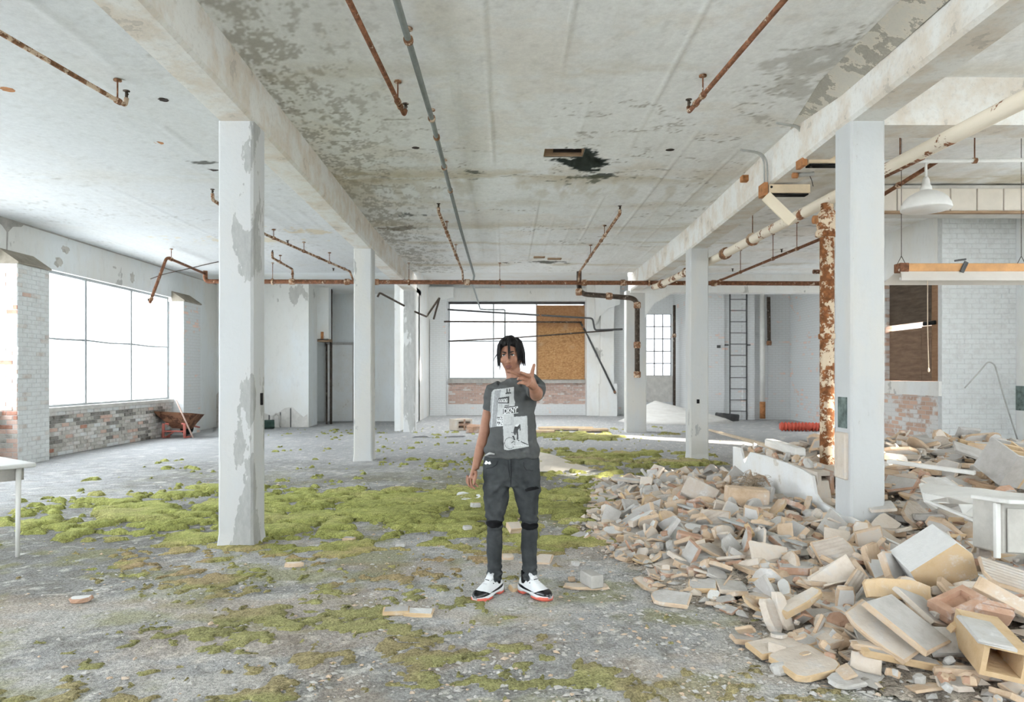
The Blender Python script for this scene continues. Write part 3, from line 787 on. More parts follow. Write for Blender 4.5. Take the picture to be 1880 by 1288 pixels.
# ------------------------------------------------------------------ far wall
AX0, AX1, AZ0, AZ1 = -2.22, 3.0, 1.385, 4.33
BX0, BX1, BZ0, BZ1 = 5.33, 6.30, 1.50, 3.85
wf = MB()
for lo, hi in (((-3.05,0),(AX0,5.15)), ((AX0,AZ1),(AX1,5.15)), ((AX1,0),(BX0,5.15)), ((BX0,BZ1),(BX1,5.15)), ((BX1,0),(6.6,5.15)), ((BX0,0),(BX1,BZ0))):
    wf.box((lo[0],YF,lo[1]),(hi[0],YF+0.3,hi[1]))
wall_far = wf.build('wall_far', M['whitebrick'], **S)
box('spandrel', (AX0,YF+0.02,0),(AX1,YF+0.3,AZ0), M['farbrick'], wall_far)
box('sill', (AX0,YF-0.06,AZ0-0.17),(AX1,YF+0.3,AZ0), M['concrete'], wall_far)
box('spandrel_foot', (AX0,YF-0.03,0),(AX1,YF+0.1,0.42), M['whitebrick'], wall_far)
box('lintel_band', (-2.9,YF-0.12,AZ1+0.02),(3.3,YF,4.82), M['paint'], wall_far)
box('pilaster', (-2.88,25.6,0),(-2.28,YF,4.4), M['whitebrick'], wall_far)
m = MB(); m.box((3.0,25.55,0),(3.55,YF,4.9)); m.box((3.45,25.3,0),(4.10,YF,1.2)); m.box((3.5,25.4,1.2),(4.0,YF,4.9))
m.prism([(3.3,4.9),(3.3,3.4),(3.45,3.7),(3.75,4.0),(4.2,4.15),(4.2,4.9)], 'y', 25.3, 25.6)
m.build('pilaster', M['paint'], wall_far)
m = MB(); m.prism([(-2.9,4.82),(-2.9,3.6),(-2.75,4.0),(-2.45,4.33),(-2.0,4.45),(-2.0,4.82)], 'y', 25.55, 25.8); m.build('haunch', M['paint'], wall_far)
box('stained_sill', (BX0,YF-0.08,0.5),(BX1,YF,1.50), M['concrete_light'], wall_far)
w = empty('window_5', (0.4, YF+0.12, AZ0), **S)
for (x0,x1,z0,z1) in ((AX0,-0.5,AZ0,2.82),(AX0,-0.5,2.82,AZ1),(-0.5,1.15,AZ0,2.82),(-0.5,1.15,2.82,AZ1),(1.15,AX1,AZ0,AZ1)):
    MB().box((x0,YF+0.12,z0),(x1,YF+0.128,z1)).build('pane', M['pane_dimmed'], w)
for x in (AX0+0.03,-0.5,1.15,AX1-0.03): MB().cbox((x,YF+0.12,(AZ0+AZ1)/2),(0.05,0.05,AZ1-AZ0),None,0.006).build('mullion', M['steel_frame'], w)
for z in (AZ0+0.02,2.82,AZ1-0.05): MB().cbox(((AX0+AX1)/2,YF+0.10,z),(AX1-AX0,0.05,0.045 if z<4 else 0.10),None,0.006).build('transom', M['steel_frame'] if z<4 else M['dark_frame'], w)
portal('daylight_portal', (0.6,20.45,5.2), (0,0,0), 3.6, 3.5)
w = empty('window_6', ((BX0+BX1)/2, YF+0.12, BZ0), **S)
for i in range(3):
    for j in range(5):
        x0 = BX0+(BX1-BX0)*i/3; z0 = BZ0+(BZ1-BZ0)*j/5
        MB().box((x0,YF+0.12,z0),(x0+(BX1-BX0)/3,YF+0.128,z0+(BZ1-BZ0)/5)).build('pane', M['pane_dimmed'], w)
for i in range(4): MB().cbox((BX0+(BX1-BX0)*i/3,YF+0.12,(BZ0+BZ1)/2),(0.03,0.04,BZ1-BZ0),None,0.004).build('mullion', M['dark_frame'], w)
for j in range(6): MB().cbox(((BX0+BX1)/2,YF+0.12,BZ0+(BZ1-BZ0)*j/5),(BX1-BX0,0.04,0.03),None,0.004).build('transom', M['dark_frame'], w)

# ------------------------------------------------------------------ right side
wall_ladder = MB().box((6.35,23.4,0),(9.9,23.7,5.15)).box((6.35,23.7,0),(6.6,YF,5.15)).build('wall_far_right', M['whitebrick'], **S)
for x0, x1, dp in ((6.45,7.45,0.06),(8.05,8.45,0.16),(8.95,9.7,0.05)):
    box('pilaster', (x0,23.4-dp,0),(x1,23.42,5.0), M['whitebrick'], wall_ladder)
wall_rfar = MB().box((9.7,14.5,0),(10.0,15.2,5.15)).box((9.7,18.6,0),(10.0,23.7,5.15)).box((9.7,15.2,0),(10.0,18.6,1.0)).box((9.7,15.2,3.6),(10.0,18.6,5.15)).build('wall_right_far', M['whitebrick_y'], **S)
w = empty('window_15', (9.85,16.9,1.0), **S)  # unseen window added to brighten the far right end
for i in range(3): MB().box((9.85,15.2+1.133*i,1.0),(9.858,15.2+1.133*(i+1),3.6)).build('pane', M['pane'], w); MB().cbox((9.85,15.22+1.133*i,2.3),(0.05,0.05,2.6),None,0.005).build('mullion', M['steel_frame'], w)
portal('daylight_portal', (8.70,3.5,2.4), (0,R(90),0), 2.95, 14.8)
portal('daylight_portal', (10.05,16.9,2.3), (0,R(90),0), 2.6, 3.4)
# brick enclosure with the boarded window
PX, PY = 7.20, 11.3
box_w = MB()
box_w.box((PX,PY+0.09,0),(PX+0.3,13.2,1.40)).box((PX,PY+0.09,3.32),(PX+0.3,14.5,CZ)).box((PX,12.98,1.40),(PX+0.3,13.2,3.32))
box_w.box((PX,14.35,0),(PX+0.3,14.5,3.32)).box((PX,13.2,2.45),(PX+0.3,14.4,3.32)).box((PX,14.4,0),(9.9,14.7,CZ))
wall_box = box_w.build('wall_right_inner', M['wornbrick_y'], **S)
box('sill_band', (PX-0.05,PY-0.008,1.18),(PX+0.02,13.2,1.42), M['paint'], wall_box)
box('upper_plaster', (PX-0.012,PY+0.09,3.34),(PX+0.02,14.5,CZ), M['paint'], wall_box)
wb = empty('window_7', (PX+0.1, 12.2, 1.42), **S)
for y0,y1,z0,z1,mt,nm in ((11.40,11.70,1.42,3.32,'board_red','board'),(11.70,11.98,1.42,2.38,'board_brown','board'),(11.98,13.0,1.42,2.36,'board_brown','board'),(11.70,13.0,2.46,3.27,'board_dark','board')):
    MB().cbox((PX+0.10,(y0+y1)/2,(z0+z1)/2),(0.03,y1-y0-0.006,z1-z0-0.006),None,0.004).build(nm, M[mt], wb)
for z0, z1, y0, y1 in ((2.36,2.46,11.62,13.0),(3.27,3.32,11.42,13.0)):
    box('pane', (PX+0.14,y0,z0),(PX+0.148,y1,z1), M['pane'], wb)
MB().cbox((PX+0.06,11.72,2.42),(0.03,0.34,0.07),None,0.01).build('scorched_batten', M['black'], wb)
# pier that faces the camera, laid brick by brick
wp = MB().box((PX,PY-0.012,0),(8.6,PY+0.09,CZ)).build('wall_right_pier', M['mortar_white'], **S)
lay_bricks(wp, 'y-', PY-0.012, PX, 8.43, 0.30, CZ, lambda x, z: 'brick_white', course=0.083, bl=0.245, proud=0.006, joint=0.007, jit=0.002)
wr = MB()
HW0, HW1 = 2.35, 3.85
ops = [(-3.8,0.9),(1.4,5.4),(5.8,9.3)]; SILL = [0.9, HW0, 0.9]
wr.box((8.43,YB,0),(8.73,PY,0.9)).box((8.43,YB,HW1),(8.73,PY,CZ)).box((8.43,0.9,0.9),(8.73,5.8,HW0))
ys = [YB]+[v for o_ in ops for v in o_]+[PY]
for i in range(0,len(ys),2): wr.box((8.43,ys[i],0.9),(8.73,ys[i+1],HW1))
wall_right = wr.build('wall_right', M['wallpaint'], **S)
box('green_dado', (8.415,9.4,0.95),(8.43,PY-0.02,1.35), M['green_paint'], wall_right)
for n,(y0,y1) in enumerate(ops):
    w = empty('window_%d' % (8+n), (8.6,(y0+y1)/2,SILL[n]), **S)
    for i in range(3):
        a = y0+(y1-y0)*i/3; b_ = y0+(y1-y0)*(i+1)/3
        MB().box((8.6,a,SILL[n]),(8.608,b_,HW1)).build('pane', M['pane'], w)
        MB().cbox((8.6,a+0.02,(SILL[n]+HW1)/2),(0.05,0.04,HW1-SILL[n]),None,0.005).build('mullion', M['steel_frame'], w)
# wall behind the viewer: factory glazing above a low parapet
bk = MB().box((-8.8,YB-0.3,0),(8.73,YB,0.9)).box((-8.8,YB-0.3,3.95),(8.73,YB,CZ+0.16))
bk.box((-4.6,YB-0.3,0.9),(0.4,YB,3.95)); bk.box((3.8,YB-0.3,0.9),(4.5,YB,3.95)); bk.box((-8.8,YB-0.3,0.9),(-8.5,YB,3.95)); bk.box((8.43,YB-0.3,0.9),(8.73,YB,3.95))
wall_back = bk.build('wall_back', M['wallpaint'], **S)
for n,(x0,x1) in enumerate(((-8.5,-4.6),(4.5,8.43),(0.4,3.8))):
    portal('daylight_portal', ((x0+x1)/2,YB-0.2,2.425), (R(90),0,0), x1-x0, 3.05)
    w = empty('window_%d' % ((11,12,13)[n]), ((x0+x1)/2,YB-0.15,0.9), **S)
    for i in range(3):
        a = x0+(x1-x0)*i/3
        MB().box((a,YB-0.15,0.9),(a+(x1-x0)/3,YB-0.142,3.95)).build('pane', M['pane'], w)
        MB().cbox((a+0.02,YB-0.15,2.425),(0.04,0.05,3.05),None,0.005).build('mullion', M['steel_frame'], w)
# unseen walls added outside to block the low sun, except through two gaps
MB().box((12.0,-45,-0.5),(12.3,-6,15)).box((12.0,-6,-0.5),(12.3,1.55,5.4)).box((12.0,2.7,-0.5),(12.3,9.25,5.4)).box((12.0,11.15,-0.5),(12.3,45,5.6)).build('sun_blocker_outside', M['pale_yard'], **S)
gp = MB().box((-60,-70,-0.45),(60,90,-0.4)).build('floor_outside', M['pale_yard'], **S)
# ------------------------------------------------------------------ pipes
def bend(pts, r=0.08, k=5):
    """round the corners of a polyline"""
    pts = [Vector(p) for p in pts]; out = [pts[0]]
    for i in range(1, len(pts)-1):
        a, b, c = pts[i-1], pts[i], pts[i+1]
        u = (a-b); v = (c-b); rr = min(r, u.length*0.45, v.length*0.45)
        p0 = b+u.normalized()*rr; p1 = b+v.normalized()*rr
        for j in range(k+1):
            t = j/k; out.append(p0*(1-t)**2 + b*2*t*(1-t) + p1*t*t)
    out.append(pts[-1]); return out
def along(pts, t):
    pts = [Vector(p) for p in pts]; L = [(pts[i+1]-pts[i]).length for i in range(len(pts)-1)]; s_ = t*sum(L)
    for i, l in enumerate(L):
        if s_ <= l or i == len(L)-1: return pts[i].lerp(pts[i+1], s_/l), (pts[i+1]-pts[i]).normalized()
        s_ -= l
def pipe(name, label, pts, r, mat, hangers=(), heads=(), joints=(), br=0.08, cat='pipe', group=None, top=None):
    pts = [Vector(p) for p in pts]
    top = CZ if top is None else top
    o = empty(name, pts[0], label=label, cat=cat, group=group)
    MB().tube(bend(pts, br), r, 12).build('tube', mat, o)
    for t in hangers:
        p, d = along(pts, t)
        h = MB().tube([p, (p.x, p.y, top)], 0.007, 6)
        h.build('hanger_rod', M['rust'], o)
        MB().tube([p-d*0.02, p+d*0.02], r*1.45, 10).build('hanger_clamp', M['rust_tan'], o)
        MB().lathe([(0.035,0),(0.035,0.012),(0.015,0.02)], (p.x, p.y, top-0.022), 10).build('ceiling_plate', M['rust_tan'], o)
    for t in joints:
        p, d = along(pts, t)
        MB().tube([p-d*r*1.3, p-d*r*0.9, p+d*r*0.9, p+d*r*1.3], [r*1.15, r*1.42, r*1.42, r*1.15], 12).build('coupling', M['rust_tan'], o)
    for p in heads:
        p = Vector(p)
        m = MB().tube([p, p+Vector((0,0,0.05))], 0.013, 8).lathe([(0.012,0.05),(0.03,0.055),(0.03,0.061),(0.0,0.066)], p, 10)
        m.tube([p+Vector((0,0,0.0)), p+Vector((0.018,0,0.03)), p+Vector((0,0,0.055))], 0.004, 5)
        m.build('sprinkler_head', M['dark_pipe'], o)
    return o
P = pipe
e1 = AT(230,193,6.25); s1 = AT(0,60,4.97)
P('sprinkler_pipe', 'thin rusty sprinkler pipe on the ceiling at the far left edge', [s1+(s1-e1)*1.6, e1, e1+Vector((0,0.02,0.07))], 0.020, M['rust_tan'], (0.95,), [e1+Vector((0,0.02,0.08))], (0.955,), 0.03)
e = AT(742,210,6.47); s_ = AT(640,0,4.59)
P('sprinkler_pipe', 'rusty brown sprinkler pipe left of the long grey conduit', [s_+(s_-e)*0.8, e, e+Vector((0.01,0.02,0.05))], 0.021, M['rust'], (0.90,), [e+Vector((0.01,0.02,0.05))], (0.93,), 0.03)
e = AT(1265,205,6.41); s_ = AT(1440,0,4.59)
P('sprinkler_pipe', 'rusty red sprinkler pipe on the ceiling towards the right beam', [s_+(s_-e)*0.8, e, e+Vector((0,0.01,0.05))], 0.021, M['rust'], (0.88,), [e+Vector((0,0.01,0.06))], (0.93,), 0.03)
P('conduit', 'long grey-green conduit running down the middle of the ceiling', [(-0.73,1.5,4.1),(-0.755,4.68,4.1),(-0.75,6.88,4.1),(-0.78,9.2,4.1),(-0.81,12.0,4.1),(-0.84,17.7,4.1),(-0.92,18.6,4.0),(-1.0,25.85,4.03),(-0.77,25.85,4.0),(-0.06,25.85,4.0),(-0.06,25.85,2.6)], 0.026, M['conduit'], (0.14,0.20,0.26), (), (0.08,0.14,0.22,0.30), 0.05)
e = AT(805,388,10.4)
P('sprinkler_pipe', 'flaking far sprinkler pipe dropping to the main pipe beside the grey conduit', [e+Vector((0,0,0.06)), e, (-1.03,15.9,3.95), (-1.03,16.2,3.70)], 0.024, M['rust_tan'], (0.25,0.6), [e+Vector((0,0,0.06))], (0.3,0.66), 0.05)
e = AT(1138,392,10.6)
P('sprinkler_pipe', 'flaking far sprinkler pipe dropping to the main pipe above the drain', [e+Vector((0,0,0.06)), e, (1.70,15.9,3.93), (1.70,16.2,3.70)], 0.024, M['rust_tan'], (0.28,0.6), [e+Vector((0,0,0.06))], (0.35,0.7), 0.05)
P('main_pipe', 'long rusty main pipe crossing the whole hall below the beams', [(-7.15,16.2,4.0),(-7.15,16.2,3.75),(7.5,16.2,3.70),(7.5,16.2,3.98),(7.28,16.2,3.98)], 0.052, M['rust'], (0.12,0.33,0.47,0.70), (), (0.10,0.15,0.235,0.28,0.42,0.60,0.66,0.80), 0.1)
P('sprinkler_pipe', 'rusty sprinkler pipe behind the nearest left column, meeting the main pipe', [AT(390,355,9.8),AT(391,367,9.8),AT(487,430,12.2),(-3.66,15.95,3.95),(-3.62,16.2,3.72)], 0.024, M['rust_tan'], (0.42,0.6,0.78), [AT(390,355,9.8), AT(528,447,13.1), AT(612,497,15.5)], (0.3,0.7,0.9), 0.04)
P('sprinkler_pipe', 'short cranked sprinkler pipe in the bay by the windows', [AT(500,462,14.6),AT(500,473,14.6),AT(537,494,16.2),(-5.08,16.2,3.72)], 0.024, M['rust_tan'], (0.35,), [AT(500,462,14.6)], (0.3,0.9), 0.04)
P('sprinkler_pipe', 'snapped rusty pipe hanging down in front of the left window', [AT(275,556,13.8),AT(306,472,14.2),(-7.15,16.2,3.93)], 0.030, M['rust'], (0.42,), [AT(272,553,13.8)], (0.03,0.4), 0.1)
P('ceiling_wire', 'thin dark cable sagging under the ceiling near the left window', [AT(276,512,15),AT(300,503,15),AT(350,492,15.2),AT(400,480,15.5),AT(500,470,16)], 0.010, M['dark_pipe'], (), (), (), 0.2, 'cable')
P('ceiling_wire', 'short dark rod under the ceiling by the corner white wall', [AT(487,490,17.5), AT(525,504,18.3)], 0.016, M['dark_pipe'], (), (), (), 0.2, 'rod')
big = P('heating_pipe', 'thick cream pipe with flaking rusty paint beside the right beam', [(4.05,1.0,3.62),(3.84,6.7,3.6),(3.72,12.2,3.6),(3.52,15.9,3.6),(3.5,16.2,3.62)], 0.070, M['rust_white'], (0.62,0.84), (), (0.43,0.70,0.955), 0.1)
MB().tube([(3.86,6.35,3.6),(3.835,6.95,3.6)], 0.0715, 14).build('bare_rust_band', rust_mat('rust_band', rust=(0.20,0.085,0.045), flake=(0.72,0.64,0.52), amount=0.30, sc=14), big)
P('sprinkler_pipe', 'rusty branch pipe rising behind the nearest right column', [(4.90,16.2,3.72),(4.95,15.8,3.72),(5.09,11.0,3.73),(5.05,9.1,3.95),(5.02,7.95,4.02)], 0.026, M['rust'], (0.2,0.4,0.52,0.72), [AT(1435,463,12.6),AT(1345,498,14.8)], (0.05,0.9), 0.06)
dp = P('drain_pipe', 'elbowed drain pipe coming off the ceiling in front of the farthest right column', [(1.87,17.6,CZ),(1.87,17.6,3.62),(3.36,17.55,3.50),(3.36,17.55,1.48)], 0.065, M['dark_pipe'], (), (), (0.13,0.33,0.55,0.80,0.985), 0.22, top=CZ)
ris = empty('riser_pipe', (3.78,8.05,0), label='upright riser pipe with cream paint flaking off orange rust', cat='pipe')
MB().tube([(3.78,8.05,0),(3.78,8.05,3.45)], 0.080, 16).build('tube', M['rust_column'], ris)
for z in (1.95, 0.12): MB().lathe([(0.08,0),(0.095,0.01),(0.095,0.06),(0.08,0.07)], (3.78,8.05,z), 16).build('coupling', M['rust_column'], ris)
MB().lathe([(0.08,0),(0.13,0.02),(0.13,0.07),(0.11,0.09),(0.12,0.16),(0.14,0.22),(0.11,0.27),(0.07,0.33),(0.07,0.4)], (3.78,8.05,3.15), 16).build('valve_body', M['rust_column'], ris)
MB().tube([(3.62,8.05,3.36),(3.94,8.05,3.36)], 0.05, 12).build('valve_wheel', M['rust_orange'], ris)
# rods and pipes round the far window
P('window_pipe', 'dark pipe stepping down across the far window and board', [AT(822,568,25.0),AT(985,578,25.0),AT(1088,584,25.0),AT(1092,606,25.0),AT(1143,604,25.0)], 0.034, M['dark_frame'], (), (), (0.5,), 0.1)
P('window_pipe', 'straight dark pipe crossing the far window at mid height', [AT(815,590,25.1),AT(1068,591,25.1)], 0.030, M['dark_pipe'], (), (), (), 0.1)
P('window_pipe', 'slanting thin pipe rising right across the strand board', [AT(823,626,25.55),AT(955,619,25.45),AT(1125,606,25.35)], 0.026, M['dark_pipe'], (), (), (), 0.1)
P('brace_rod', 'slanted dark brace leaning from the strand board to the white pilaster', [AT(1066,592,25.8),AT(1074,606,25.6),AT(1130,722,25.24)], 0.035, M['dark_frame'], (), (), (0.08,0.98), 0.05, 'rod')
P('brace_rod', 'bent dark rod sticking out behind the farthest left column', [AT(760,571,18.3),AT(783,581,17.9),AT(807,546,17.8),AT(796,586,17.8)], 0.026, M['dark_pipe'], (), (), (), 0.03, 'rod')
P('brace_rod', 'short dark pipe end between the middle and farthest left columns', [AT(693,545,17.4),AT(697,537,17.4),AT(744,562,18.3)], 0.026, M['dark_pipe'], (), (), (), 0.05, 'rod')
P('wall_pipe', 'dark vertical pipe beside the small far window', [AT(1238,560,24.8), AT(1238,745,24.8)], 0.05, M['dark_pipe'], (), (), (0.3,), 0.05)
P('wall_pipe', 'white wall pipe with an orange foot right of the ladder', [AT(1400,540,23.15), AT(1400,768,23.15)], 0.085, M['white_enamel'], (), (), (), 0.05)
fo = MB().tube([AT(1400,737,23.14), AT(1400,768,23.14)], 0.092, 14).build('orange_foot', M['rust_orange'], bpy.data.objects['wall_pipe.001'])
P('wall_pipe', 'short black pipe on the wall right of the white pipe', [AT(1411,545,23.1), AT(1412,632,23.1)], 0.06, M['dark_pipe'], (), (), (0.97,), 0.05)
P('bent_wire', 'thin bent rod leaning against the white brick pier', [AT(1771,712,10.7),AT(1800,680,10.7),AT(1814,663,10.7),AT(1826,668,10.7),AT(1845,735,10.7),AT(1868,806,10.7)], 0.011, M['conduit_light'], (), (), (), 0.12, 'rod')

# ------------------------------------------------------------------ light fittings
lamp = empty('pendant_lamp', AT(1700,380,7.5), label='white enamel pendant lamp shade hanging near the soffit panels', cat='lamp')
c = AT(1700,385,7.5)
m = MB(); m.lathe([(0.245,0.0),(0.250,0.012),(0.240,0.06),(0.215,0.11),(0.17,0.155),(0.11,0.19),(0.06,0.21),(0.055,0.22),(0.0,0.22)], c, 32)
m.lathe([(0.24,0.002),(0.23,0.055),(0.20,0.10),(0.155,0.145),(0.09,0.18),(0.0,0.19)], c, 32)
m.build('shade', M['white_enamel'], lamp)
MB().lathe([(0.06,0.20),(0.055,0.25),(0.04,0.28),(0.035,0.33),(0.022,0.36),(0.0,0.36)], c, 20).build('neck', M['white_enamel'], lamp)
MB().tube([c+Vector((0,0,0.33)), c+Vector((0,0,0.57))], 0.014, 10).build('stem', M['white_enamel'], lamp)
MB().lathe([(0.02,0.07),(0.04,0.04),(0.045,0.01),(0.03,-0.02),(0.0,-0.03)], c+Vector((0,0,0.03)), 14).build('bulb', M['white_enamel'], lamp)
P('lamp_conduit', 'white horizontal conduit carrying the pendant lamp', [AT(1560,296,7.5),AT(1690,296,7.5),AT(1930,293,7.5)], 0.022, M['white_enamel'], (0.25,0.62), (), (), 0.05, 'conduit')
ff = empty('fluorescent_fitting', AT(1760,500,7.7), label='long hanging fluorescent fitting with an orange-tan top and white reflector', cat='light fitting')
a_ = AT(1648,492,7.7); b_ = AT(1960,491,7.7)
MB().cbox(((a_.x+b_.x)/2, 7.7, a_.z), (b_.x-a_.x, 0.13, 0.09), None, 0.006).build('ballast_box', M['tan_metal'], ff)
MB().cbox((a_.x+0.04, 7.695, a_.z), (0.10, 0.135, 0.10), None, 0.006).build('end_cap', M['rust'], ff)
m = MB(); x0, x1 = a_.x-0.07, b_.x
for k, (u, z) in enumerate(((0.05,-0.045),(0.17,-0.165))): pass
z = a_.z
m.add([(x0+0.07,7.64,z-0.045),(x1,7.64,z-0.045),(x1,7.50,z-0.165),(x0,7.50,z-0.165),(x0+0.07,7.76,z-0.045),(x1,7.76,z-0.045),(x1,7.90,z-0.165),(x0,7.90,z-0.165),
       (x0+0.07,7.645,z-0.05),(x1,7.645,z-0.05),(x1,7.51,z-0.168),(x0,7.51,z-0.168)], [(0,1,2,3),(5,4,7,6),(0,4,5,1),(8,11,10,9),(3,2,10,11)])
m.build('reflector', plain('reflector_white', (0.78,0.74,0.69), 0.5, 0.05, 3), ff)
MB().tube([(x0+0.1,7.70,z-0.12),(x1,7.70,z-0.12)], 0.019, 10).build('lamp_tube', M['white_enamel'], ff)
for px in (1655, 1875):
    t = AT(px,470,7.7); m = MB()
    m.tube([t, (t.x,7.7,CZ)], 0.0035, 5); m.tube([t, (t.x-0.045,7.7,z+0.05)], 0.0035, 5); m.tube([t, (t.x+0.045,7.7,z+0.05)], 0.0035, 5)
    m.build('hanging_wire', M['dark_pipe'], ff)
m = MB().cbox(AT(1770,490,7.62), (0.045,0.02,0.13), Euler((0,R(25),0)).to_matrix().to_4x4(), 0.004); m.cbox(AT(1763,477,7.62), (0.13,0.02,0.02), Euler((0,R(-8),0)).to_matrix().to_4x4(), 0.004)
m.build('broken_clip', M['dark_frame'], ff)
pc = empty('pull_cord', AT(1704,680,7.6), label='pale pull cord hanging below the fluorescent fitting', cat='cord')
MB().tube([AT(1703,505,7.62), AT(1703,600,7.61), AT(1705,676,7.6)], 0.0045, 6).build('cord', M['wood_pale'], pc)
MB().lathe([(0.0,0),(0.010,0.008),(0.012,0.03),(0.004,0.05)], AT(1705,683,7.6), 10).build('cord_knob', M['wood_pale'], pc)

def beam_fitting(d, px0, px1, pyt, label, dangling):
    a = AT(px0, pyt, d); b2 = AT(px1, pyt, d); L = b2.x-a.x
    o = empty('strip_light', a, label=label, cat='light fitting')
    MB().cbox((a.x+L/2+0.04, d, a.z-0.055), (L-0.04, 0.14, 0.10), None, 0.006).build('housing', M['cream_metal'], o)
    MB().cbox((a.x+0.02, d, a.z-0.06), (0.05, 0.18, 0.15), None, 0.006).build('end_plate', M['rust_orange'], o)
    MB().cbox((a.x+L/2+0.05, d+0.01, a.z-0.112), (L-0.08, 0.11, 0.02), None, 0.002).build('open_underside', M['black'], o)
    MB().lathe([(0.0,0),(0.014,0),(0.014,0.006),(0,0.006)], (a.x+0.09, d-0.072, a.z-0.04), 10, 0, Euler((R(90),0,0)).to_matrix().to_4x4()).build('knockout_hole', M['black'], o)
    for k in (0, 1):
        MB().tube(bend([(a.x+0.03+0.035*k, d-0.02, a.z-0.02), (a.x+0.015+0.035*k, d-0.03, CZ-0.07), (a.x-0.28, d-0.10, CZ-0.05)], 0.15, 7), 0.012, 8).build('conduit', M['conduit_light'], o)
    if dangling:
        p0 = AT(1408,358,d-0.12); p1 = AT(1452,408,d-0.05); dv = p1-p0
        ang = math.atan2(-dv.z, dv.x)
        MB().cbox((p0+p1)/2, (dv.length, 0.03, 0.13), Euler((0,ang,0)).to_matrix().to_4x4(), 0.006).build('dangling_cover', plain('cream_cover', (0.82,0.72,0.56), 0.5, 0.04, 3), o)
    return o
beam_fitting(7.2, 1468, 1552, 284, 'cream strip light bracketed to the beam, nearest the right column', False)
beam_fitting(8.05, 1398, 1480, 340, 'cream strip light on the beam with its cover dangling down', True)
st = empty('lamp_holder', AT(1455,322,7.6), label='loose grey tube stub with frayed wires hanging between the two strip lights', cat='light fitting')
MB().tube([AT(1462,322,7.6), AT(1494,319,7.6)], 0.024, 10).build('tube_stub', M['conduit_light'], st)
MB().tube([AT(1455,322,7.6), AT(1464,322,7.6)], 0.032, 10).build('socket', M['rust_orange'], st)
MB().tube([AT(1486,321,7.6), AT(1490,330,7.6), AT(1493,342,7.6)], 0.004, 5).build('loose_wire', M['black'], st)
jb = empty('junction_box', AT(1371,328,8.8), label='small rusty junction box where the beam meets the ceiling', cat='junction box')
MB().cbox(AT(1371,328,8.9), (0.15,0.10,0.08), None, 0.008).build('box_body', M['rust_orange'], jb)
MB().tube(bend([AT(1380,334,8.85), AT(1385,348,8.85), AT(1378,345,8.85)], 0.05), 0.010, 8).build('conduit_stub', M['conduit_light'], jb)

# ------------------------------------------------------------------ things along the far walls
lad = empty('wall_ladder', (7.88,23.25,0), label='steel rung ladder fixed upright to the far right wall', cat='ladder')
for x in (7.60, 8.17): MB().cbox((x,23.22,2.2), (0.045,0.02,4.4), None, 0.004).build('rail', M['dark_frame'], lad)
for k in range(11): MB().tube([(7.60,23.22,0.30+0.38*k), (8.17,23.22,0.30+0.38*k)], 0.013, 8).build('rung', M['dark_frame'], lad)
for x in (7.5, 8.24): MB().cbox((x,23.26,2.55),(0.12,0.10,0.05),None,0.005).build('bracket', M['dark_frame'], lad)
MB().cbox((7.25,23.32,2.5),(0.12,0.05,0.10),None,0.01).build('wall_socket', M['dark_frame'], label='small dark outlet on the wall left of the ladder', cat='outlet')
rt = MB(); p0 = Vector((7.45,18.6,0.13)); p1 = Vector((8.78,18.45,0.12)); pts = []; rs = []
for k in range(61):
    pts.append(p0.lerp(p1, k/60)); rs.append(0.095 if k % 4 < 2 else 0.125)
rt.tube(pts, rs, 14).build('corrugated_hose', M['red_plastic'], label='red corrugated hose lying on the floor by the far right wall', cat='hose')
for (x0,x1,z0,z1) in ((1.14,2.96,1.36,4.17),):
    ob = empty('strand_board', ((x0+x1)/2,YF-0.085,z0), label='orange strand board covering the right part of the far window', cat='board')
    MB().cbox(((x0+x1)/2,YF-0.085,(z0+z1)/2),(x1-x0,0.03,z1-z0),None,0.004).build('panel', M['osb'], ob)
    MB().cbox((x0+0.03,YF-0.095,(z0+z1)/2-0.03),(0.06,0.035,z1-z0-0.1),None,0.004).build('edge_batten', M['board_red'], ob)
heap = MB(); rg = []
for k, t in enumerate(np.linspace(0, 1, 7)):
    rr = 1-t; rg.append([Vector((5.55+1.9*rr*math.cos(a_)*(1+0.08*math.sin(3*a_+k))+0.55*t*-1.3, 22.2+1.3*rr*math.sin(a_), -0.02+0.72*t**0.9)) for a_ in np.linspace(0, 2*math.pi, 24, endpoint=False)])
heap.rings(rg).build('plaster_heap', M['wood_white'], label='pale heap of plaster dust sloping down behind the farthest right column', cat='heap')
m = MB(); m.cbox((7.35,22.75,0.12),(0.7,0.4,0.26),Euler((0,0.1,0.3)).to_matrix().to_4x4(),0.03); m.build('dark_crate', M['dark_frame'], label='low dark box standing behind the plaster heap', cat='box')

# wheelbarrow
wbx, wby = -8.02, 16.75
wh = empty('wheelbarrow', (wbx,wby,0), label='rusty wheelbarrow with red legs standing under the left window', cat='wheelbarrow')
m = MB()
def rim(w, dpt, z, ox, oy, n=6):
    c = 0.10*w; return [Vector((wbx+ox+u, wby+oy+v, z-0.10*max(0,u)-0.10*v)) for u, v in ((-w+c,-dpt),(w-c,-dpt),(w,-dpt+c),(w,dpt-c),(w-c,dpt),(-w+c,dpt),(-w,dpt-c),(-w,-dpt+c))]
tl = lambda rg, dz: [Vector((v.x, v.y, v.z+dz)) for v in rg]
outer = [rim(0.17,0.16,0.22,0.06,0), rim(0.32,0.24,0.40,0.02,0), rim(0.50,0.33,0.62,-0.02,0), rim(0.515,0.34,0.627,-0.02,0)]
inner = [rim(0.48,0.31,0.62,-0.02,0), rim(0.30,0.22,0.42,0.02,0), rim(0.15,0.14,0.245,0.06,0)]
m.rings(outer+inner, 0, False); m.build('tub', M['rust_tub'], wh)
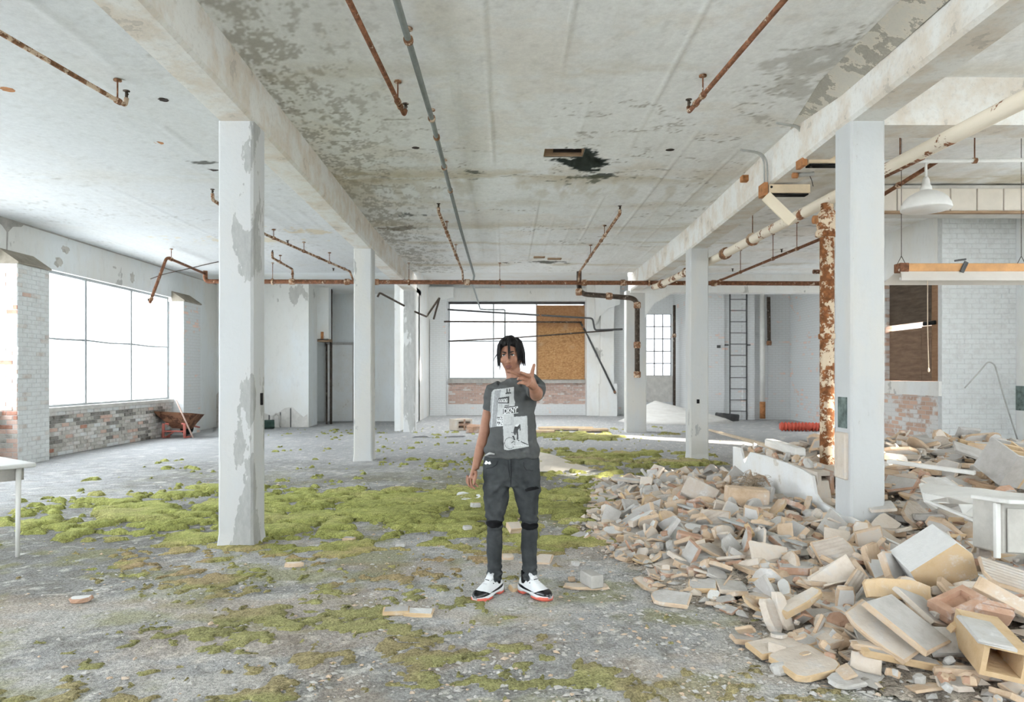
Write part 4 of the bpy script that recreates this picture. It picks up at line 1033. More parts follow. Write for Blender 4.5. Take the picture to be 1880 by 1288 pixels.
for sx in (-0.27, 0.24):
    m = MB(); m.tube([(wbx+sx,wby-0.26,0.36),(wbx+sx*1.02,wby-0.27,0.02)], 0.034, 8); m.tube([(wbx+sx,wby-0.27,0.025),(wbx+sx,wby+0.05,0.02)], 0.022, 8); m.build('leg', M['red_paint'], wh)
MB().tube([(wbx-0.27,wby-0.27,0.17),(wbx+0.24,wby-0.27,0.17)], 0.020, 8).build('cross_brace', M['red_paint'], wh)
MB().tube([(wbx-0.20,wby-0.26,0.04),(wbx+0.0,wby-0.26,0.17)], 0.015, 8).build('cross_brace', M['red_paint'], wh)
for sy in (-0.2, 0.2): MB().tube([(wbx+sy,wby-0.30,0.36),(wbx+0.1+sy*0.5,wby+0.62,0.2)], 0.022, 8).build('handle_bar', M['red_paint'], wh)
MB().lathe([(0.05,-0.04),(0.15,-0.045),(0.17,-0.02),(0.17,0.02),(0.15,0.045),(0.05,0.04)], (wbx-0.12,wby+0.62,0.18), 20, 0, Euler((R(90),0,0)).to_matrix().to_4x4()).build('wheel', M['black'], wh)
MB().tube([(wbx+0.10,wby-0.40,0.93),(wbx+0.53,wby-0.44,0.03)], [0.018,0.02], 8).build('wooden_handle', wood_mat('pinkish_handle', (0.42,0.27,0.22), (0.62,0.48,0.42)), label='loose wooden handle leaning on the wheelbarrow', cat='handle')
MB().tube([(-7.85,19.0,0.13),(-7.4,19.1,0.12),(-7.0,19.25,0.13),(-6.6,19.4,0.14)], [0.12,0.13,0.13,0.12], 14).build('green_roll', M['green_dark'], label='dark green rolled sheet lying on the floor behind the wheelbarrow', cat='roll')
MB().tube([(-6.70,19.6,0.0),(-6.70,19.6,0.34),(-6.62,19.6,0.42),(-6.52,19.6,0.36),(-6.50,19.6,0.05)], 0.03, 10).build('bent_duct', M['concrete'], label='grey hoop standing at the foot of the white corner wall', cat='hoop')

# table at the left edge
tb = empty('folding_table', (-4.7,5.85,0), label='pale table cut off by the left edge of the picture', cat='table')
MB().cbox((-4.75,5.86,0.77), (1.46,0.76,0.035), None, 0.008).build('table_top', M['table_top'], tb)
MB().box((-5.43,5.53,0.64),(-4.15,5.56,0.75)).box((-5.43,6.16,0.64),(-4.15,6.19,0.75)).box((-4.17,5.53,0.64),(-4.14,6.19,0.75)).build('apron', M['concrete'], tb)
for x in (-5.38,-4.11):
    for y in (5.56,6.14): MB().tube([(x,y,0.75),(x+0.005,y-0.01,0.0)], [0.022,0.016], 10).build('leg', M['white_enamel'], tb)

tb.location.x -= 0.06
tb.rotation_euler.z = R(-35)
# loose sheets on the floor
def sheet(name, corners, mat, t=0.008, sag=None, n=6, **tags):
    a, b2, c2, d2 = [Vector(v) for v in corners]; m = MB(); top = []
    for i in range(n+1):
        for j in range(n+1):
            u, v = i/n, j/n
            p = a*(1-u)*(1-v)+b2*u*(1-v)+c2*u*v+d2*(1-u)*v
            if sag: p = p+Vector((0,0,sag(u,v)))
            top.append(p)
    q = lambda i, j, o: o+i*(n+1)+j
    N = (n+1)**2; vs = top+[p-Vector((0,0,t)) for p in top]; fs = []
    for i in range(n):
        for j in range(n):
            fs.append((q(i,j,0),q(i+1,j,0),q(i+1,j+1,0),q(i,j+1,0))); fs.append((q(i,j,N),q(i,j+1,N),q(i+1,j+1,N),q(i+1,j,N)))
    for i in range(n):
        for (i0,j0,i1,j1) in ((i,0,i+1,0),(i,n,i+1,n),(0,i,0,i+1),(n,i,n,i+1)): fs.append((q(i0,j0,0),q(i1,j1,0),q(i1,j1,N),q(i0,j0,N)))
    return m.add(vs, fs, 0, False).build(name, mat, **tags)
sheet('cardboard_sheet', [FL(985,867),FL(1052,872),FL(1095,862),FL(990,838)], M['card'], 0.012, lambda u,v: 0.02+0.10*max(0,v-0.3)*(1-u)+0.02*math.sin(u*6), label='pale sheet curling up off the floor behind the man', cat='sheet')
sheet('paper_sheet', [FL(838,926),FL(886,924),FL(880,915),FL(850,916)], M['paper'], 0.004, lambda u,v: 0.045+0.012*math.sin(u*5+v*3), 5, label='nearer white paper scrap on the moss by the man\'s hand', cat='paper')
sheet('paper_sheet', [FL(838,915),FL(868,913),FL(862,909),FL(840,910)], M['paper'], 0.004, lambda u,v: 0.045+0.008*math.sin(u*4), 5, label='farther white paper scrap on the moss by the man\'s hand', cat='paper')
sheet('dark_sheet', [FL(756,803),FL(850,802),FL(860,799),FL(765,799)], M['dark_frame'], 0.01, None, 3, label='flat dark board on the floor before the farthest left column', cat='board')
# ------------------------------------------------------------------ moss on the floor
def moss_mask(x, y):
    z = np.zeros_like(x) - 0.30
    for x0, y0, rx, ry, k in ((-3.1,8.0,2.6,1.9,1.0),(-1.2,7.6,2.6,1.7,1.0),(0.3,7.9,1.9,2.1,0.95),(1.2,8.6,1.4,1.5,0.75),(1.7,12.4,2.2,1.6,0.8),(1.0,10.6,2.0,1.3,0.55),(1.6,17.0,1.6,1.5,0.75),
                              (-0.7,12.0,1.6,0.8,0.6),(-1.9,6.4,2.0,0.8,0.72),(-0.4,6.3,1.6,0.7,0.68),(1.1,6.9,1.0,1.0,0.7),(-1.3,4.1,1.5,0.6,0.62),(-0.7,3.55,1.6,0.6,0.66),(-2.3,5.3,1.4,0.6,0.42),(-2.6,3.6,0.8,0.6,0.45),
                              (0.9,3.35,1.1,0.33,0.66),(-2.0,3.3,1.3,0.5,0.5),(-0.6,4.9,0.9,0.5,0.40)):
        r2 = ((x-x0)/rx)**2 + ((y-y0)/ry)**2
        z = np.maximum(z, k*np.clip(1.25-r2*0.95, -0.4, 1))
    n = fbm(x*1.3+5, y*1.6+2, 4)
    clump = fbm(x*4.6+9, y*6.2, 4, gain=0.55); fine = fbm(x*13+2, y*13, 3, gain=0.6)
    near = sstep(6.4, 5.2, y)
    return 0.30*z + 0.5*(n-0.5) + 0.85*(clump-0.5) + (0.10+0.55*near)*(fine-0.5) - 0.205 - 0.02*near
def moss_h(x, y):
    m = moss_mask(x, y); q = sstep(0.0, 0.035, m)
    lush = sstep(5.6, 6.8, y)
    return q*(0.004+0.040*lush*(0.30+0.70*sstep(0.0, 0.16, m)) + 0.014*fbm(x*14, y*14, 3)) - (1-q)*0.02
def moss_col(x, y):
    c = ramp_np(fbm(x*1.4, y*2.2, 5, gain=0.6), [(0.32, (0.30,0.30,0.10)), (0.46, (0.41,0.415,0.14)), (0.58, (0.48,0.47,0.18)), (0.70, (0.50,0.42,0.22))])
    lush = sstep(0.6, -2.2, x)*sstep(5.7, 6.6, y); c = mixc(c, lush*0.55, (0.45,0.485,0.15))
    dry = sstep(6.4, 5.6, y)*sstep(0.42, 0.56, fbm(x*1.1+2, y*2.0+8, 4)); c = mixc(c, dry*0.9, (0.47,0.34,0.20))
    c = mixc(c, sstep(5.6, 4.6, y)*0.6, (0.33,0.31,0.165))
    c = mixc(c, sstep(13, 17, y)*0.5, (0.30,0.30,0.12))
    edge = sstep(0.10, 0.0, moss_mask(x, y)); c = mixc(c, edge*0.35, (0.26,0.24,0.08))
    g = fbm(x*22, y*22, 3, gain=0.7); return c*(0.62+0.8*g)[..., None]
def make_moss():
    xs = seg((-6.2,5.2,0.024)); ys = seg((3.0,9.5,0.024),(9.5,20,0.06))
    gx, gy = np.meshgrid(xs, ys, indexing='ij'); m = moss_mask(gx, gy); h = moss_h(gx, gy)
    nx, ny = gx.shape; i = np.arange(nx*ny).reshape(nx, ny)
    keep = np.maximum.reduce([m[:-1,:-1], m[1:,:-1], m[1:,1:], m[:-1,1:]]) > 0.0
    fs = np.stack([i[:-1,:-1], i[1:,:-1], i[1:,1:], i[:-1,1:]], -1)[keep].reshape(-1, 4)
    used = np.unique(fs); rm = np.full(nx*ny, -1); rm[used] = np.arange(len(used)); fs = rm[fs]
    z = floor_z(gx, gy) + h
    vs = np.stack([gx, gy, z], -1).reshape(-1, 3)[used]; col = np.clip(moss_col(gx, gy), 0.01, 0.9).reshape(-1, 3)[used]
    me = bpy.data.meshes.new('moss'); me.from_pydata(vs.tolist(), [], fs.tolist()); me.materials.append(M['moss'])
    me.polygons.foreach_set('use_smooth', [True]*len(me.polygons))
    at = me.attributes.new('albedo', 'FLOAT_COLOR', 'POINT'); at.data.foreach_set('color', np.concatenate([col, np.ones((len(col), 1))], 1).astype(np.float32).ravel())
    return mkobj('moss', me, label='yellow-green moss spreading in cushions over the concrete floor', cat='moss', kind='stuff')
make_moss()

# ------------------------------------------------------------------ rubble
OUT = [(1.24,9.9),(0.95,7.9),(0.60,6.9),(0.78,5.95),(1.0,5.3),(1.0,4.65),(1.32,4.5),(1.55,4.06),(1.32,3.9),(1.4,3.5),(1.7,3.34),(2.0,3.1),(2.4,2.6),(7.9,2.6),(7.9,10.9),(4.0,10.6),(3.5,10.2),(2.6,10.1)]
def poly_dist(x, y):
    """signed distance to the rubble outline, positive inside (numpy)"""
    x = np.asarray(x, float); y = np.asarray(y, float)
    ins = np.zeros(x.shape, bool); dm = np.full(x.shape, 1e9); n = len(OUT)
    for i in range(n):
        (ax, ay), (bx, by) = OUT[i], OUT[(i+1) % n]
        cond = ((ay > y) != (by > y)) & (x < (bx-ax)*(y-ay)/(by-ay+1e-12)+ax); ins ^= cond
        t = np.clip(((x-ax)*(bx-ax)+(y-ay)*(by-ay))/((bx-ax)**2+(by-ay)**2), 0, 1)
        dm = np.minimum(dm, np.hypot(x-ax-t*(bx-ax), y-ay-t*(by-ay)))
    return np.where(ins, dm, -dm)
def mound(x, y):
    d = poly_dist(x, y)
    left = 0.02 + 0.13*sstep(0.1, 1.6, d)
    right = 0.16 + 0.42*sstep(5.2, 8.6, y)*sstep(3.2, 4.4, x)
    h = left + (right-left)*sstep(2.95, 3.6, x)*sstep(0, 0.5, d)
    h = h*sstep(-0.05, 0.35, d)*(1-0.6*sstep(9.4, 10.6, y))
    return np.where(d > -0.05, h + 0.06*(fbm(x*3, y*3, 4)-0.5)*sstep(0, 0.3, d), -0.1)
def mz(x, y): return max(float(mound(np.array([x]), np.array([y]))[0]), float(floor_h(np.array([x]), np.array([y]))[0]))
def mound_col(x, y, z):
    c = ramp_np(fbm(x*6, y*6, 5, gain=0.7), [(0.3,(0.24,0.21,0.18)),(0.5,(0.44,0.39,0.33)),(0.66,(0.58,0.52,0.45))]); return c
xs = seg((0.4,7.9,0.05)); ys = seg((2.6,10.9,0.05))
hm = lambda a, b: poly_dist(a*np.ones_like(b), b*np.ones_like(a)) < 0.0
mo = grid_sheet('rubble_dust', xs, ys, lambda x, y: mound(x, y)+0.03*(fbm(x*14, y*14, 2)-0.5), mound_col, vcol_mat('rubble_dust', 60, 40, 0.9, 0.02, contrast=0.5), hm)
mkobj('rubble_dust', mo, label='crushed brick and mortar dust bedding the collapsed wall rubble', cat='rubble', kind='stuff')

def frag_poly(r_, w, l):
    """broken slab outline"""
    w2, l2 = w/2, l/2; P_ = []
    base = [(-w2,-l2),(w2,-l2),(w2,l2),(-w2,l2)]
    for i, (x, y) in enumerate(base):
        k = r_.random()
        if k < 0.35:     # snapped corner
            nx, ny = base[(i+1) % 4]; px_, py_ = base[(i-1) % 4]; a = r_.uniform(0.15,0.5); b = r_.uniform(0.15,0.5)
            P_.append((x+(px_-x)*a, y+(py_-y)*a)); P_.append((x+(nx-x)*b*0.5+(px_-x)*a*0.2, y+(ny-y)*b*0.5+(py_-y)*a*0.2)); P_.append((x+(nx-x)*b, y+(ny-y)*b))
        else: P_.append((x*r_.uniform(0.9,1.05), y*r_.uniform(0.9,1.05)))
    return P_
def frag(seed, w, l, t, mats, rough=0.006):
    r_ = random.Random(seed); poly = frag_poly(r_, w, l); n = len(poly); m = MB()
    cx = sum(p[0] for p in poly)/n; cy = sum(p[1] for p in poly)/n; ch = min(0.006, t*0.25)
    j = lambda: r_.uniform(-rough, rough)
    ins = lambda p, k: (cx+(p[0]-cx)*(1-k), cy+(p[1]-cy)*(1-k))
    k = ch/(0.5*min(w,l))
    r0 = [(*ins(p,k), -t/2) for p in poly]; r1 = [(p[0]+j(), p[1]+j(), -t/2+ch) for p in poly]; r2 = [(p[0]+j(), p[1]+j(), t/2-ch+j()*0.4) for p in poly]; r3 = [(*ins(p,k), t/2+j()*0.3) for p in poly]
    vs = r0+r1+r2+r3; fs = []
    for q in range(3):
        for i in range(n): fs.append((q*n+i, q*n+(i+1)%n, (q+1)*n+(i+1)%n, (q+1)*n+i))
    m.add(vs, fs, 1); m.add([(cx,cy,t/2+j()*0.5)]+r3, [(0,1+i,1+(i+1)%n) for i in range(n)], 0); m.add([(cx,cy,-t/2)]+r0, [(0,1+(i+1)%n,1+i) for i in range(n)], 0)
    return m.mesh('fragment', [M[k_] for k_ in mats])
def chunk(seed, w, l, h, mats):
    r_ = random.Random(seed); m = MB(); n = 7; rg = []
    for z, k in ((-h/2,0.8),(-h*0.35,1.0),(h*0.3,0.95),(h/2,0.65)):
        rg.append([Vector((w/2*k*math.cos(2*math.pi*i/n)*r_.uniform(0.8,1.15), l/2*k*math.sin(2*math.pi*i/n)*r_.uniform(0.8,1.15), z*r_.uniform(0.85,1.1))) for i in range(n)])
    m.rings(rg, 0, False); m.m = [r_.choice((0,0,1)) for _ in m.m]
    return m.mesh('chunk', [M[k_] for k_ in mats])
def hollow(w, l, h, cells, wall, mats, chip=0):
    """hollow clay block: cells run along y"""
    nx, nz = cells; m = MB()
    xs_ = [-w/2+(w-wall)*i/nx for i in range(nx+1)]; zs_ = [-h/2+(h-wall)*i/nz for i in range(nz+1)]
    for i, x in enumerate(xs_): m.box((x,-l/2,-h/2),(x+wall,l/2,h/2), 1 if 0 < i < nx else 0)
    for i, z in enumerate(zs_):
        for k in range(nx): m.box((xs_[k]+wall,-l/2+0.002*(i%2),z),(xs_[k+1],l/2-0.002,z+wall), 0 if i in (0,nz) else 1)
    return m.mesh('hollow_block', [M[k_] for k_ in mats])

LOOKS = [('tile_grey','clay_tan'),('tile_grey','clay_pale'),('clay_tan','clay_tan'),('clay_pale','clay_tan'),('tile_ribbed','clay_tan'),('tile_grey','tile_grey'),('clay_pale','clay_pale'),('tile_white','clay_tan'),('clay_tan','clay_ochre'),('tile_grey','clay_orange')]
PROTO = []
for i in range(36):
    r_ = random.Random(100+i); PROTO.append(frag(i, r_.uniform(0.13,0.23), r_.uniform(0.17,0.33), r_.uniform(0.022,0.05), LOOKS[i % len(LOOKS)]))
CH = [chunk(i, 0.14, 0.10+0.02*(i%3), 0.09, (('clay_tan','tile_grey'),('stone','stone'),('clay_orange','clay_tan'),('clay_pale','stone'))[i%4]) for i in range(12)]

# signature pieces, each placed where the photograph shows it ----------
placed = []
def sig(name, me, px, py, z, rot, label, cat, scale=1.0, lift=0.0):
    """px,py: pixel of the centre; z: height of the centre"""
    p = ATZ(px, py, z); o = mkobj(name, me, None, p, label=label, cat=cat)
    o.rotation_euler = tuple(R(a) for a in rot); o.scale = (scale,)*3 if not isinstance(scale, tuple) else scale
    placed.append((p.x, p.y, 0.16)); return o
def tile(px, py, z, w, l, t, rot, look, label, seed, name='tile_slab', cat='tile'):
    return sig(name, frag(1000+seed, w, l, t, look), px, py, z, rot, label, cat)
# the big ochre block with whitewashed face
m = MB(); m.prism([(-0.19,-0.12),(0.15,-0.13),(0.20,0.02),(0.16,0.14),(-0.17,0.13)], 'y', -0.15, 0.15, 0, 1)
for i, f in enumerate(m.f): pass
bigb = m.mesh('block', [M['tile_white'], M['clay_ochre']])
sig('clay_block', bigb, 1714, 1032, 0.32, (14,-36,-14), 'big ochre clay block with one whitewashed face, tipped on the heap below the low wall', 'block', 0.98)
tile(1662, 1142, 0.25, 0.34, 0.34, 0.035, (30,4,40), ('tile_grey','clay_tan'), 'large square grey tile tilted towards the viewer in front of the ochre block', 1)
tile(1620, 1158, 0.20, 0.20, 0.36, 0.03, (26,-18,30), ('clay_pale','clay_tan'), 'tan slab under the left edge of the large square tile', 2)
tile(1646, 1081, 0.26, 0.37, 0.12, 0.05, (68,2,-6), ('clay_ochre','clay_ochre'), 'ochre half block standing on edge behind the large square tile', 3)
tile(1700, 1118, 0.22, 0.22, 0.30, 0.03, (22,20,20), ('tile_grey','clay_pale'), 'pale slab tucked behind the right corner of the large square tile', 4)
hb = hollow(0.19, 0.40, 0.16, (1,1), 0.024, ('clay_ochre','clay_tan'))
sig('hollow_block', hb, 1815, 1182, 0.20, (4,8,-16), 'hollow clay block with a rectangular opening at the lower right', 'block')
tile(1808, 1160, 0.295, 0.15, 0.30, 0.02, (4,8,-16), ('stone','tile_grey'), 'crumbled mortar bed lying on top of the hollow clay block', 5, 'mortar_bed', 'mortar')
fr = MB(); fr.cbox((0,0,-0.02),(0.24,0.12,0.05),None,0.015,0)
fr.box((-0.12,-0.06,0),(0.12,-0.035,0.035)).box((-0.12,0.035,0),(0.12,0.06,0.035)).box((-0.12,-0.036,0),(-0.075,0.036,0.035)).box((0.075,-0.036,0),(0.12,0.036,0.035))
sig('frogged_brick', fr.mesh('frogged_brick', [M['clay_orange']]), 1756, 1110, 0.27, (14,-12,20), 'pinkish brick with a sunken panel beside the ochre block', 'brick', 1.15)
sig('frogged_brick', fr.mesh('frogged_brick', [M['clay_orange']]), 1815, 1122, 0.24, (-60,10,-12), 'rounded orange brick end right of the sunken-panel brick', 'brick', 0.9)
for k, (px, py, rz) in enumerate(((1425,1186,16),(1462,1206,17),(1492,1226,18))):
    tile(px, py, 0.045-0.005*k, 0.30, 0.16, 0.035, (4,-4,rz), ('clay_pale','clay_ochre'), ('rearmost','middle','foremost')[k]+' of three parallel pale slabs at the foot of the heap', 10+k)
tile(1372, 1174, 0.03, 0.18, 0.10, 0.03, (0,3,-5), ('tile_grey','clay_tan'), 'pale broken slab left of the three parallel slabs', 14)
tile(1550, 1249, 0.03, 0.16, 0.13, 0.025, (4,0,20), ('tile_grey','tile_grey'), 'small grey slab alone in front of the three parallel slabs', 15)
tile(1652, 1206, 0.10, 0.40, 0.09, 0.04, (8,10,-6), ('tile_grey','clay_ochre'), 'long narrow slab in front of the large square tile', 16)
tile(1612, 1190, 0.13, 0.26, 0.07, 0.035, (5,8,-8), ('clay_pale','clay_tan'), 'shorter narrow slab just behind the long narrow one', 17)
tile(1742, 1178, 0.15, 0.20, 0.16, 0.04, (38,0,-4), ('tile_grey','tile_grey'), 'grey broken slab left of the hollow clay block', 18)
tile(1755, 1120, 0.24, 0.30, 0.06, 0.04, (0,-6,12), ('tile_grey','clay_pale'), 'pale bar lying across behind the hollow clay block', 19)
tile(1800, 1236, 0.07, 0.44, 0.06, 0.05, (0,2,-3), ('clay_pale','clay_tan'), 'long pale bar in front of the hollow clay block', 20)
tile(1840, 1225, 0.09, 0.15, 0.10, 0.06, (4,0,0), ('tile_grey','stone'), 'grey cut stone right before the hollow clay block', 21)
tile(1231, 1098, 0.03, 0.26, 0.19, 0.03, (10,0,-22), ('tile_grey','clay_tan'), 'speckled grey slab at the near edge of the rubble left of centre', 22)
tile(1290, 1075, 0.05, 0.20, 0.17, 0.035, (6,-4,-14), ('tile_grey','clay_ochre'), 'framed slab right behind the speckled grey slab', 23)
tile(1342, 1078, 0.05, 0.20, 0.18, 0.035, (8,4,-4), ('tile_grey','clay_pale'), 'second framed slab, right of the first', 24)
tile(1238, 1052, 0.04, 0.24, 0.12, 0.03, (2,2,10), ('clay_pale','clay_orange'), 'thin orange-edged slab behind the speckled grey slab', 25)
tile(1076, 1076, 0.015, 0.33, 0.11, 0.022, (0,0,-4), ('clay_pale','clay_tan'), 'flat slab on the floor right of the man\'s shoes', 26)
sig('concrete_brick', MB().cbox((0,0,0),(0.10,0.18,0.09),None,0.008).mesh('concrete_brick', [M['concrete']]), 1086, 1062, 0.075, (0,0,22), 'grey concrete brick standing on the flat slab by the man\'s shoes', 'brick')
tile(1180, 951, 0.17, 0.09, 0.33, 0.06, (14,0,-62), ('tile_white','clay_pale'), 'whitewashed bar sticking out of the rubble at its left side', 27)
sig('red_brick', MB().cbox((0,0,0),(0.22,0.10,0.065),None,0.012).mesh('red_brick', [M['clay_orange']]), 1266, 986, 0.14, (6,10,-16), 'dull red brick among grey tiles left of the long rods', 'brick')
lt = MB().cbox((-0.075,0,0),(0.025,0.26,0.20),Euler((0,R(38),0)).to_matrix().to_4x4(),0.005).cbox((0.085,0,-0.005),(0.025,0.26,0.22),Euler((0,R(-62),0)).to_matrix().to_4x4(),0.005)
sig('angle_tile', lt.mesh('angle_tile', [M['clay_pale']]), 1213, 868, 0.20, (0,0,10), 'tent-shaped pale tile at the back of the left rubble', 'tile', 1.25)
tile(1182, 884, 0.15, 0.85, 0.22, 0.03, (0,6,-8), ('tile_white','clay_pale'), 'long pale board lying across the back of the left rubble', 28, 'board_piece', 'board')
sig('clay_block', MB().cbox((0,0,0),(0.34,0.26,0.2),None,0.01).mesh('clay_block', [M['tile_ribbed']]), 1284, 905, 0.26, (-20,24,-20), 'ribbed clay block tipped over in front of the long pale board', 'block', 1.05)
sig('clay_block', MB().cbox((0,0,0),(0.40,0.22,0.26),None,0.012).mesh('clay_block', [M['clay_tan']]), 1370, 918, 0.26, (0,4,-4), 'tan clay block leaning on the low wall under a tuft of dry straw', 'block')
# straw nest
m = MB(); c = ATZ(1382, 878, 0.42); r_ = random.Random(4)
for k in range(230):
    a = r_.uniform(0, 6.28); q = r_.uniform(0, 0.13); b0 = c+Vector((q*math.cos(a)*1.3, q*math.sin(a), r_.uniform(-0.09,0.03)))
    dv = Vector((r_.uniform(-1,1), r_.uniform(-1,1), r_.uniform(-0.6,0.5)))*0.09
    m.tube([b0, b0+dv*0.6+Vector((0,0,0.01)), b0+dv], 0.0022, 3, 0, False)
m.build('straw_tuft', plain('dry_straw', (0.36,0.28,0.20), 0.9, 0.3), label='tuft of dry brown straw on the tan block by the low wall', cat='straw')
def rod(name, label, p0, p1, w, t, mat, cat):
    p0 = Vector(p0); p1 = Vector(p1); d = p1-p0; o = empty(name, p0, label=label, cat=cat)
    q = d.to_track_quat('Y','Z').to_matrix().to_4x4()
    MB().cbox((p0+p1)/2, (w, d.length, t), q, min(w,t)*0.15).build('length', mat, o)
    return o
def rod1(name, label, p0, p1, w, t, mat, cat):
    p0 = Vector(p0); p1 = Vector(p1); d = p1-p0
    m = MB().cbox((0,0,0), (w, d.length, t), None, min(w,t)*0.15)
    o = m.build(name, mat, None, (p0+p1)/2, label=label, cat=cat); o.rotation_euler = d.to_track_quat('Y','Z').to_euler(); return o
rod1('metal_rod', 'long grey metal strip slanting down through the left rubble', ATZ(1235,922,0.22), ATZ(1478,1000,0.24), 0.05, 0.02, M['conduit_light'], 'rod')
rod1('metal_rod', 'pale shorter strip lying just in front of the long grey one', ATZ(1283,945,0.20), ATZ(1392,1008,0.12), 0.045, 0.02, M['wood_grey'], 'rod')
rod1('timber', 'pale round timber leaning over the far end of the low wall', ATZ(1303,789,0.02), ATZ(1425,822,0.60), 0.06, 0.05, M['wood_pale'], 'timber')
rod1('plank', 'long white plank across the tall heap right of the nearest column', ATZ(1630,846,0.62), ATZ(1790,868,0.58), 0.07, 0.04, M['wood_white'], 'plank')
rod1('plank', 'brown splintered plank under the cellular block at the right edge', ATZ(1778,882,0.52), ATZ(1900,918,0.40), 0.08, 0.035, M['wood_brown'], 'plank')
rod1('plank', 'second brown plank below the cellular block', ATZ(1790,892,0.50), ATZ(1895,926,0.38), 0.05, 0.03, M['wood_brown'], 'plank')
for k, (a0, a1, w_) in enumerate((((1806,1022,0.25),(1812,945,0.55),0.12),((1820,1020,0.25),(1833,960,0.52),0.06),((1790,1015,0.22),(1806,975,0.42),0.05))):
    rod1('slat', ('widest','slimmest','shortest')[k]+' of the slats propped against the grey metal cabinet', ATZ(*a0), ATZ(*a1), w_, 0.02, M['wood_pale'] if k else M['tile_ribbed'], 'slat')
cb = hollow(0.42, 0.30, 0.30, (2,3), 0.026, ('tile_grey','clay_ochre'))
sig('hollow_block', cb, 1862, 852, 0.66, (-62,10,14), 'cellular clay block with open cells at the right edge', 'block', 1.12)
tile(1792, 832, 0.66, 0.46, 0.36, 0.03, (14,20,-24), ('tile_grey','tile_grey'), 'broad grey slab tilted on top of the tall heap', 30)
tile(1726, 888, 0.55, 0.32, 0.22, 0.03, (20,4,10), ('tile_grey','clay_pale'), 'pale slab in the middle of the tall heap behind the white panel', 31)
tile(1560, 925, 0.30, 0.30, 0.20, 0.03, (12,6,16), ('tile_grey','clay_tan'), 'grey slab lying at the foot of the nearest right column', 32)
tile(1618, 930, 0.36, 0.24, 0.16, 0.03, (18,-6,-10), ('tile_grey','clay_pale'), 'grey slab right of the nearest right column\'s foot', 33)
tile(1582, 985, 0.24, 0.12, 0.26, 0.05, (48,0,-20), ('clay_pale','clay_tan'), 'thick pale slab propped upright against the low wall', 34)
tile(1478, 985, 0.17, 0.30, 0.20, 0.04, (10,-8,20), ('clay_pale','clay_orange'), 'rounded orange-edged tile at the foot of the low wall', 35)
tile(1495, 1010, 0.17, 0.38, 0.14, 0.02, (30,0,-8), ('wood_white','wood_grey'), 'white board flap bent over grey rubble near the low wall', 36, 'board_piece', 'board')
tile(1415, 1130, 0.10, 0.10, 0.20, 0.05, (60,10,30), ('tile_ribbed','clay_pale'), 'fluted tile edge standing up behind the three parallel slabs', 37)
tile(1436, 1120, 0.12, 0.09, 0.22, 0.04, (62,6,28), ('clay_pale','clay_pale'), 'second fluted tile edge right of the first', 38)
tile(1470, 1105, 0.16, 0.32, 0.10, 0.045, (8,-20,16), ('clay_pale','clay_ochre'), 'long ochre-edged slab rising to the right beside the fluted edges', 39)
tile(1855, 1060, 0.34, 0.30, 0.22, 0.03, (24,16,-20), ('tile_ribbed','clay_tan'), 'ribbed slab at the right edge below the grey metal cabinet', 40)
tile(1848, 1100, 0.30, 0.32, 0.10, 0.03, (30,22,-50), ('clay_tan','clay_tan'), 'tan slab sloping down beside the orange brick end', 41)
# grey metal cabinet and crumpled white panel at the right edge
cab = empty('metal_cabinet', ATZ(1870,1018,0.2), label='battered grey metal cabinet at the right edge of the heap', cat='cabinet')
c = ATZ(1872, 972, 0.50); Mx = Euler((R(-4), R(3), R(4))).to_matrix().to_4x4()
MB().cbox(c+Vector((0.06,0.12,0)), (0.42,0.26,0.34), Mx, 0.01).build('body', M['metal_grey'], cab)
MB().cbox(c+Vector((-0.165,-0.02,0.0)), (0.035,0.03,0.36), Mx, 0.004).build('door_edge', M['white_enamel'], cab)
MB().cbox(c+Vector((0.09,-0.025,-0.005)), (0.40,0.012,0.29), Mx, 0.004).build('door_panel', M['metal_grey'], cab)
MB().cbox(c+Vector((0.06,0.05,0.185)), (0.48,0.34,0.03), Mx, 0.006).build('top', M['white_enamel'], cab)
wpn = empty('crumpled_panel', ATZ(1780,915,0.45), label='crumpled white sheet-metal panel bent over the heap left of the cabinet', cat='panel')
def crum(pts, name):
    m = MB(); n = len(pts[0]); vs = [v for r_ in pts for v in r_]; fs = []
    for i in range(len(pts)-1):
        for j in range(n-1): fs.append((i*n+j, i*n+j+1, (i+1)*n+j+1, (i+1)*n+j))
    o = m.add(vs, fs).build(name, M['white_enamel'], wpn); sm = o.modifiers.new('thickness', 'SOLIDIFY'); sm.thickness = 0.012
A = lambda px, py, z: ATZ(px, py, z)
crum([[A(1690,888,0.55),A(1740,893,0.56),A(1800,898,0.57),A(1850,905,0.57),A(1900,910,0.57)],
      [A(1694,905,0.52),A(1740,912,0.54),A(1795,915,0.55),A(1850,922,0.54),A(1900,926,0.54)],
      [A(1698,920,0.46),A(1745,922,0.48),A(1790,924,0.50),A(1835,930,0.50),A(1880,932,0.50)]], 'flange')
crum([[A(1688,890,0.55),A(1698,920,0.44),A(1712,935,0.36)],[A(1696,888,0.56),A(1706,915,0.47),A(1722,932,0.40)]], 'torn_corner')
crum([[A(1760,926,0.48),A(1790,925,0.50),A(1822,932,0.50)],[A(1768,945,0.42),A(1795,948,0.40),A(1820,944,0.43)],[A(1770,952,0.36),A(1790,958,0.34),A(1806,950,0.38)]], 'folded_flap')
for k, (a0, a1) in enumerate((((1702,918,0.47),(1806,962,0.40)),((1712,905,0.50),(1790,922,0.50)))):
    p0, p1 = A(*a0), A(*a1); d = p1-p0
    MB().cbox((p0+p1)/2, (0.035, d.length, 0.02), d.to_track_quat('Y','Z').to_matrix().to_4x4(), 0.003).build('frame_rail', M['white_enamel'], wpn)

